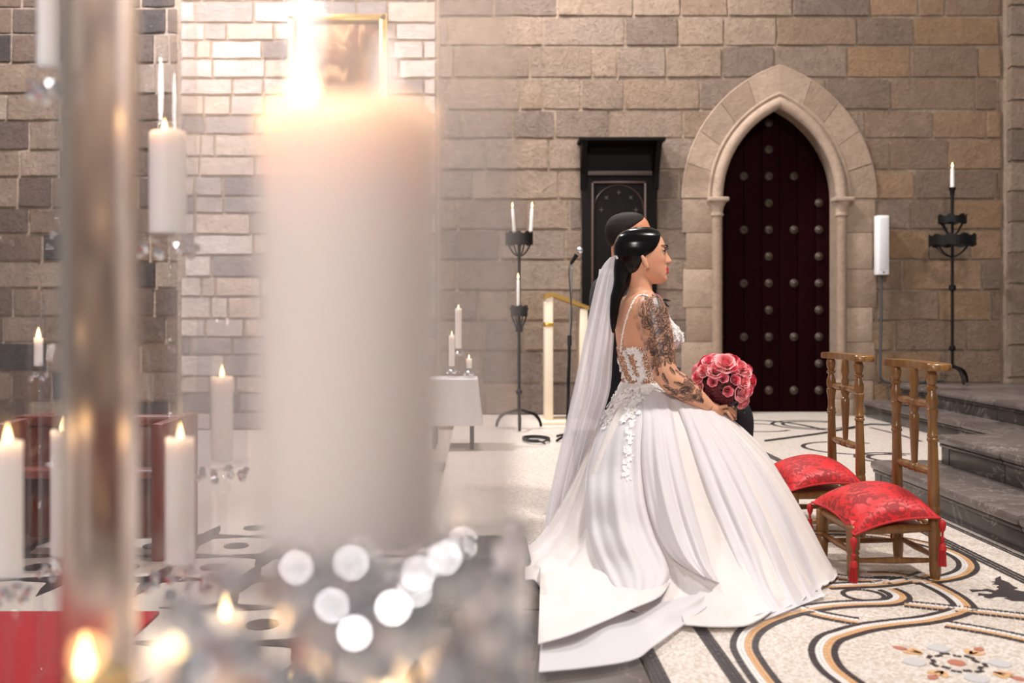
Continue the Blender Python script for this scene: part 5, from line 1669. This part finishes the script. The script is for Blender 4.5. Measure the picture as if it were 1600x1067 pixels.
# ------------------------------------------------------------------ bouquet
BC = P3(1127, 598, 4.02)
bq = thing('bouquet', 'round bouquet of pink and coral roses held on the lap of the bride', 'bouquet', tuple(BC - (0, 0, .11)))
def rose_mesh(seed, open_=1.0):
    r = np.random.default_rng(seed)
    V_, Fc, sh_ = [], [], []
    def petal_(ang, rad, h0, h1, wdt, curl, tilt):
        b0 = len(V_); n, m = 6, 7
        for i in range(n):
            t = i / (n - 1)
            for j in range(m):
                q = (j / (m - 1) - .5) * wdt * (1 - .25 * t * t)
                rr = rad * (.45 + .55 * t ** .7) + curl * max(0, t - .55) ** 1.5 + tilt * t
                z = h0 + (h1 - h0) * t - curl * .8 * max(0, t - .7) ** 1.4 - .10 * abs(j / (m - 1) - .5) ** 2 * t
                rr *= 1 + .05 * math.sin(7 * q + ang)
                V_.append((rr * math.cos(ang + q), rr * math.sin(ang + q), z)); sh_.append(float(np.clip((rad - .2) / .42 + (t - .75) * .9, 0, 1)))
        for i in range(n - 1):
            for j in range(m - 1):
                k = b0 + i * m + j; Fc.append((k, k + 1, k + m + 1, k + m))
    for nP, rad, h1, wd, cu in ((3, .13, .56, 3.6, .02), (3, .21, .57, 3.0, .05), (4, .32, .55, 2.3, .12), (5, .46, .50, 1.8, .26), (5, .62, .38, 1.65, .42), (6, .80, .16, 1.45, .50)):
        if open_ < .8 and rad > .7: continue
        a0 = r.uniform(0, 6)
        for k in range(nP):
            petal_(a0 + k * 2 * math.pi / nP + r.normal(0, .08), rad * (.9 if open_ < .8 else 1), -.35, h1 + r.normal(0, .02), wd, cu * open_, .10 * rad)
    b0 = len(V_)
    me = bpy.data.meshes.new('rose')
    me.from_pydata(V_, [], Fc); me.update()
    me.polygons.foreach_set('use_smooth', [True] * len(me.polygons))
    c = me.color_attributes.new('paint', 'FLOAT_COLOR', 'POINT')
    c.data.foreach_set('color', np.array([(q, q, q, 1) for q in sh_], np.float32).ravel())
    return me
roses = {}
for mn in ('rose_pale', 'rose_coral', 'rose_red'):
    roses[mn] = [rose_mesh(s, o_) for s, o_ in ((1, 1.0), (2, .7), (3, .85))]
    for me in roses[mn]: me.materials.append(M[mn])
rose_spots = [(1125, 566, 21, 'rose_pale', 0), (1148, 572, 17, 'rose_pale', 0), (1104, 564, 15, 'rose_coral', 0), (1095, 577, 14, 'rose_pale', 2), (1110, 576, 16, 'rose_pale', 0), (1136, 576, 15, 'rose_coral', 1), (1157, 577, 15, 'rose_pale', 2), (1120, 588, 13, 'rose_coral', 1), (1105, 594, 12.5, 'rose_coral', 1), (1138, 591, 13, 'rose_coral', 1), (1152, 593, 15, 'rose_pale', 0), (1168, 592, 15, 'rose_red', 2), (1151, 611, 16, 'rose_pale', 0), (1127, 608, 13, 'rose_coral', 1), (1162, 608, 13, 'rose_coral', 2), (1157, 627, 14, 'rose_pale', 2), (1086, 588, 13, 'rose_coral', 2), (1086, 603, 12, 'rose_pale', 2), (1166, 575, 12, 'rose_red', 1), (1142, 561, 12, 'rose_red', 2), (1093, 569, 9, 'rose_red', 1)]
RB = 47.0
for i, (x, y, r_, mn, ms) in enumerate(rose_spots):
    dx, dy = x - 1127, y - 598
    q = max(0.0, RB ** 2 - (dx * dx + dy * dy))
    dep = math.sqrt(q) * .85
    c = BC + np.array((dx, -dep, -dy)) / 373.0
    nrm = Vector((dx * .9, -dep - 8, -dy + 6)).normalized()
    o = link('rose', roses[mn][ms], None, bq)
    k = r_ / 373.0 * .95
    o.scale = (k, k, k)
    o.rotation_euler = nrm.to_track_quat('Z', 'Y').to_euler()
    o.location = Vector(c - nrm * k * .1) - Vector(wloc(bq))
for i in range(16):                                      # roses on the far side
    a1 = RNG.uniform(0, 6.28); e1 = RNG.uniform(-.2, 1.2)
    d = np.array((math.cos(a1) * math.cos(e1), abs(math.sin(a1)) * math.cos(e1) + .15, math.sin(e1)))
    mn = ('rose_pale', 'rose_coral', 'rose_red')[i % 3]
    o = link('rose', roses[mn][i % 3], None, bq); k = .040
    o.scale = (k, k, k); o.rotation_euler = Vector(d).to_track_quat('Z', 'Y').to_euler()
    o.location = Vector(BC + d * .105) - Vector(wloc(bq))
fil = MB()
for _ in range(150):
    x, y = RNG.normal(1113, 15), RNG.normal(616, 11)
    d = np.array(((x - 1127), -math.sqrt(max(0, 38 ** 2 - (x - 1127) ** 2 - (y - 598) ** 2)), -(y - 598))) / 373
    n = d / (np.linalg.norm(d) + 1e-9)
    flower_geo(BC + d, n, RNG.uniform(.010, .017), fil, 4, RNG.uniform(0, 6), .2)
obj('burgundy_blossoms', fil, M['burgundy'], bq, smooth=False, kind='stuff')
lv_ = MB()
for _ in range(150):
    d = RNG.normal(0, 1, 3); d[2] = d[2] * .8 - .1; d /= np.linalg.norm(d)
    leaf_geo(BC + d * .085, d, RNG.normal(0, 1, 3), RNG.uniform(.04, .065), .012, lv_)
for _ in range(40):
    x, y = RNG.normal(1128, 16), RNG.uniform(622, 640)
    p = P3(x, y, 3.98 + RNG.uniform(0, .06)); leaf_geo(p, np.array((0, -1, .3)), RNG.normal(0, 1, 3), RNG.uniform(.02, .04), .009, lv_)
obj('leaves', lv_, M['leaf'], bq, smooth=False, kind='stuff')
mb = MB(); mb.ball(tuple(BC), .085, 20, 14); obj('core', mb, M['leaf'], bq)
mb = MB(); mb.spindle([(0, .014), (.5, .017), (1, .03)], P3(1126, 662, 4.05), BC + (0, 0, -.06), 14); obj('stems', mb, M['leaf'], bq)
# ------------------------------------------------------------------ prie-dieux with cushions
def turned(mb, p0, p1, r, top_detail=True, n=18):
    prof = [(0, r * .78), (.04, r * .95), (.18, r), (.30, r), (.305, r * .92), (.315, r * .92), (.32, r), (.345, r), (.35, r * .92), (.36, r * .92), (.365, r * 1.0), (.60, r * .84), (.66, r * .80)]
    if top_detail:
        prof += [(.665, r * .98), (.675, r * .98), (.68, r * .80), (.69, r * .95), (.70, r * .78), (.74, r * .72), (.79, r * .92), (.80, r * 1.0), (.815, r * 1.0), (.82, r * .8), (.845, r * .98), (.87, r * .98), (.89, r * .72), (.905, r * .6), (.915, r * .95), (.925, r * .95), (.93, r * .6), (.945, r * .85), (.975, r * 1.0), (1, r * .75)]
    else: prof += [(1, r * .8)]
    mb.spindle(prof, p0, p1, n)
def prie_dieu(origin, rz, label):
    t = thing('prie_dieu', label, 'kneeler', (0, 0, 0), 'prie-dieux before the altar steps')
    W, D = .32, .31                                       # across, front to back (posts at x=+)
    hx, hy = D / 2, W / 2
    for s in (-1, 1):
        mb = MB(); turned(mb, (hx, s * hy, 0), (hx - .012, s * (hy - .006), .785), .0215); obj('post', mb, M['oak'], t)
        mb = MB(); mb.spindle([(0, .017), (.12, .021), (.42, .023), (.45, .019), (.49, .024), (.53, .019), (.57, .025), (.97, .024), (1, .018)], (-hx, s * hy, 0), (-hx, s * hy, .205), 16); obj('leg', mb, M['oak'], t)
        mb = MB(); mb.spindle([(0, .008), (.5, .0135), (1, .008)], (-hx, s * hy, .072), (hx, s * hy, .072), 12); obj('stretcher', mb, M['oak'], t)
        mb = MB(); mb.spindle([(0, .014), (.5, .019), (1, .014)], (-hx, s * hy, .185), (hx, s * hy, .195), 12); obj('seat_rail', mb, M['oak'], t)
    for x, z in ((-hx, .10), (hx, .085)):
        mb = MB(); mb.spindle([(0, .008), (.5, .0135), (1, .008)], (x, -hy, z), (x, hy, z), 12); obj('stretcher', mb, M['oak'], t)
    for x in (-hx, hx):
        mb = MB(); mb.spindle([(0, .014), (.5, .019), (1, .014)], (x, -hy, .19), (x, hy, .19), 12); obj('seat_rail', mb, M['oak'], t)
    mb = MB(); n = 26                                     # rush seat
    G = np.array([[(-hx + D * i / (n - 1), -hy + W * j / (n - 1), .196 + .004 * math.sin(j * 2.1) * (abs(i - n / 2) > abs(j - n / 2)) + .004 * math.sin(i * 2.1) * (abs(i - n / 2) <= abs(j - n / 2))) for j in range(n)] for i in range(n)])
    mb.grid(G); obj('rush_seat', mb, M['cream'], t)
    hz = ((.655, 'turned_rail'), (.40, 'turned_rail'))
    for z, nm in hz:
        mb = MB(); mb.spindle([(0, .008), (.12, .014), (.3, .018), (.40, .014), (.42, .019), (.45, .014), (.5, .019), (.55, .014), (.58, .019), (.60, .014), (.7, .018), (.88, .014), (1, .008)], (hx - .006, -hy, z), (hx - .006, hy, z), 14); obj(nm, mb, M['oak'], t)
    mb = MB(); mb.spindle([(0, .010), (.05, .012), (.45, .0185), (.52, .019), (.54, .013), (.60, .019), (.68, .012), (.74, .018), (.78, .012), (.86, .018), (1, .014)], (hx - .006, 0, .41), (hx - .008, 0, .785), 14); obj('spindle', mb, M['oak'], t)
    # kidney shaped arm rest
    mb = MB()
    q = np.linspace(-1, 1, 21)
    inner = [(hx - .045 + .034 * (1 - s * s), s * .195) for s in q]
    outer = [(hx + .045 + .010 * (1 - s * s), s * .195) for s in q]
    capT = [(hx + .045 * math.sin(a_) * 1.0, .195 + .020 * math.cos(a_)) for a_ in np.linspace(1.45, -1.45, 9)]
    capB = [(x, -y) for x, y in capT[::-1]]
    poly = outer + capT[1:-1] + inner[::-1] + capB[1:-1]
    P_ = np.array(poly)
    ringz = []
    cen = P_.mean(0)
    for dz, sh_ in ((.785, .97), (.79, 1.0), (.808, 1.0), (.8135, .975)):
        ringz.append([(cen[0] + (p[0] - cen[0]) * (sh_ if sh_ == 1 else 1 - (1 - sh_) * 1.4), cen[1] + (p[1] - cen[1]) * sh_, dz) for p in P_])
    mb.rings(np.array(ringz)); obj('arm_rest', mb, M['oak'], t, angle=50)
    t.location = origin; t.rotation_euler = (0, 0, rz)
    return t
def cushion(origin, rz, label, corners, crown=.075, seed=0):
    """corners (x, y, z) local, order: near-left, near-right, far-right, far-left"""
    t = thing('cushion', label, 'cushion', (0, 0, 0), 'red damask cushions on the prie-dieux')
    n = 41
    c = np.array(corners, float)
    top = np.zeros((n, n, 3)); botm = np.zeros((n, n, 3))
    r = np.random.default_rng(seed)
    for i in range(n):
        u = i / (n - 1) * 2 - 1
        for j in range(n):
            v = j / (n - 1) * 2 - 1
            pin = 1 - .055 * (1 - v * v) if True else 1
            uu = u * (1 - .07 * (1 - v * v) * abs(u) ** 3); vv = v * (1 - .07 * (1 - u * u) * abs(v) ** 3)
            a_, b_ = (uu + 1) / 2, (vv + 1) / 2
            base = c[0] * (1 - a_) * (1 - b_) + c[1] * a_ * (1 - b_) + c[2] * a_ * b_ + c[3] * (1 - a_) * b_
            dome = ((1 - u ** 2) * (1 - v ** 2)) ** .42
            dome += .03 * math.sin(6 * u + 2 * v) * (1 - abs(u)) * (1 - abs(v))
            mid = .018 * (1 - u * u) + .018 * (1 - v * v)
            top[i, j] = base + (0, 0, crown * dome + mid)
            botm[i, j] = base + (0, 0, -crown * .28 * dome + mid)
            botm[i, j][2] = max(botm[i, j][2], .222) if (abs(botm[i, j][0]) < .17 and abs(botm[i, j][1]) < .17) else botm[i, j][2]
    mb = MB(); mb.grid(top); mb.grid(botm, flip=True)
    obj('cover', mb, M['damask'], t, angle=None)
    per = np.vstack([top[:, 0], top[1:, -1], top[-2::-1, -1][:0], top[-1, ::-1][:0]]) if False else np.vstack([top[:, 0], top[-1, 1:], top[-2::-1, -1], top[0, -2::-1]])
    mb = MB(); mb.tube(per, .0045, 8, caps=False); obj('piping', mb, M['red_cord'], t)
    for k in range(4):
        p = c[k] + (0, 0, -.004)
        d = (c[k] - c.mean(0)); d[2] = 0; d /= np.linalg.norm(d)
        q = p + d * .008
        mb = MB()
        mb.lathe([(.004, 0), (.012, -.008), (.013, -.02), (.010, -.036), (.0045, -.048), (.004, -.062), (.0085, -.066), (.0095, -.074), (.006, -.080), (.0055, -.085), (.0105, -.090), (.013, -.10), (.015, -.112)], tuple(q), 16)
        ts = obj('tassel', mb, M['red_cord'], t)
        mb = MB()
        for s in range(26):
            a_ = s * 2.399; rr = .0135 * math.sqrt((s + .5) / 26)
            mb.tube([(q[0] + rr * .9 * math.cos(a_), q[1] + rr * .9 * math.sin(a_), q[2] - .108), (q[0] + rr * 1.05 * math.cos(a_), q[1] + rr * 1.05 * math.sin(a_), q[2] - .14), (q[0] + rr * 1.15 * math.cos(a_), q[1] + rr * 1.15 * math.sin(a_), max(.004, q[2] - .172))], .0022, 5)
        obj('tassel_fringe', mb, M['red_cord'], ts, kind='stuff')
    t.location = origin; t.rotation_euler = (0, 0, rz)
    return t
O1 = (1.563, 3.772, 0)
O2 = (1.555, 4.455, 0)
prie_dieu(O1, 0.0, 'nearer turned oak prie-dieu, on whose rush seat the fully visible cushion lies')
prie_dieu(O2, math.radians(2), 'farther turned oak prie-dieu, half hidden behind the gown and the nearer kneeler')
cor1 = [(-.168, -.205, .176), (.152, -.205, .24), (.15, .19, .245), (-.19, .185, .222)]
cushion(O1, 0.0, 'red damask cushion with tassels on the nearer prie-dieu, wholly in view', cor1, seed=1)
cor2 = [(-.18, -.20, .215), (.15, -.20, .238), (.15, .19, .245), (-.19, .19, .225)]
cushion(O2, math.radians(2), 'red damask cushion on the farther prie-dieu, partly behind the gown', cor2, seed=2)
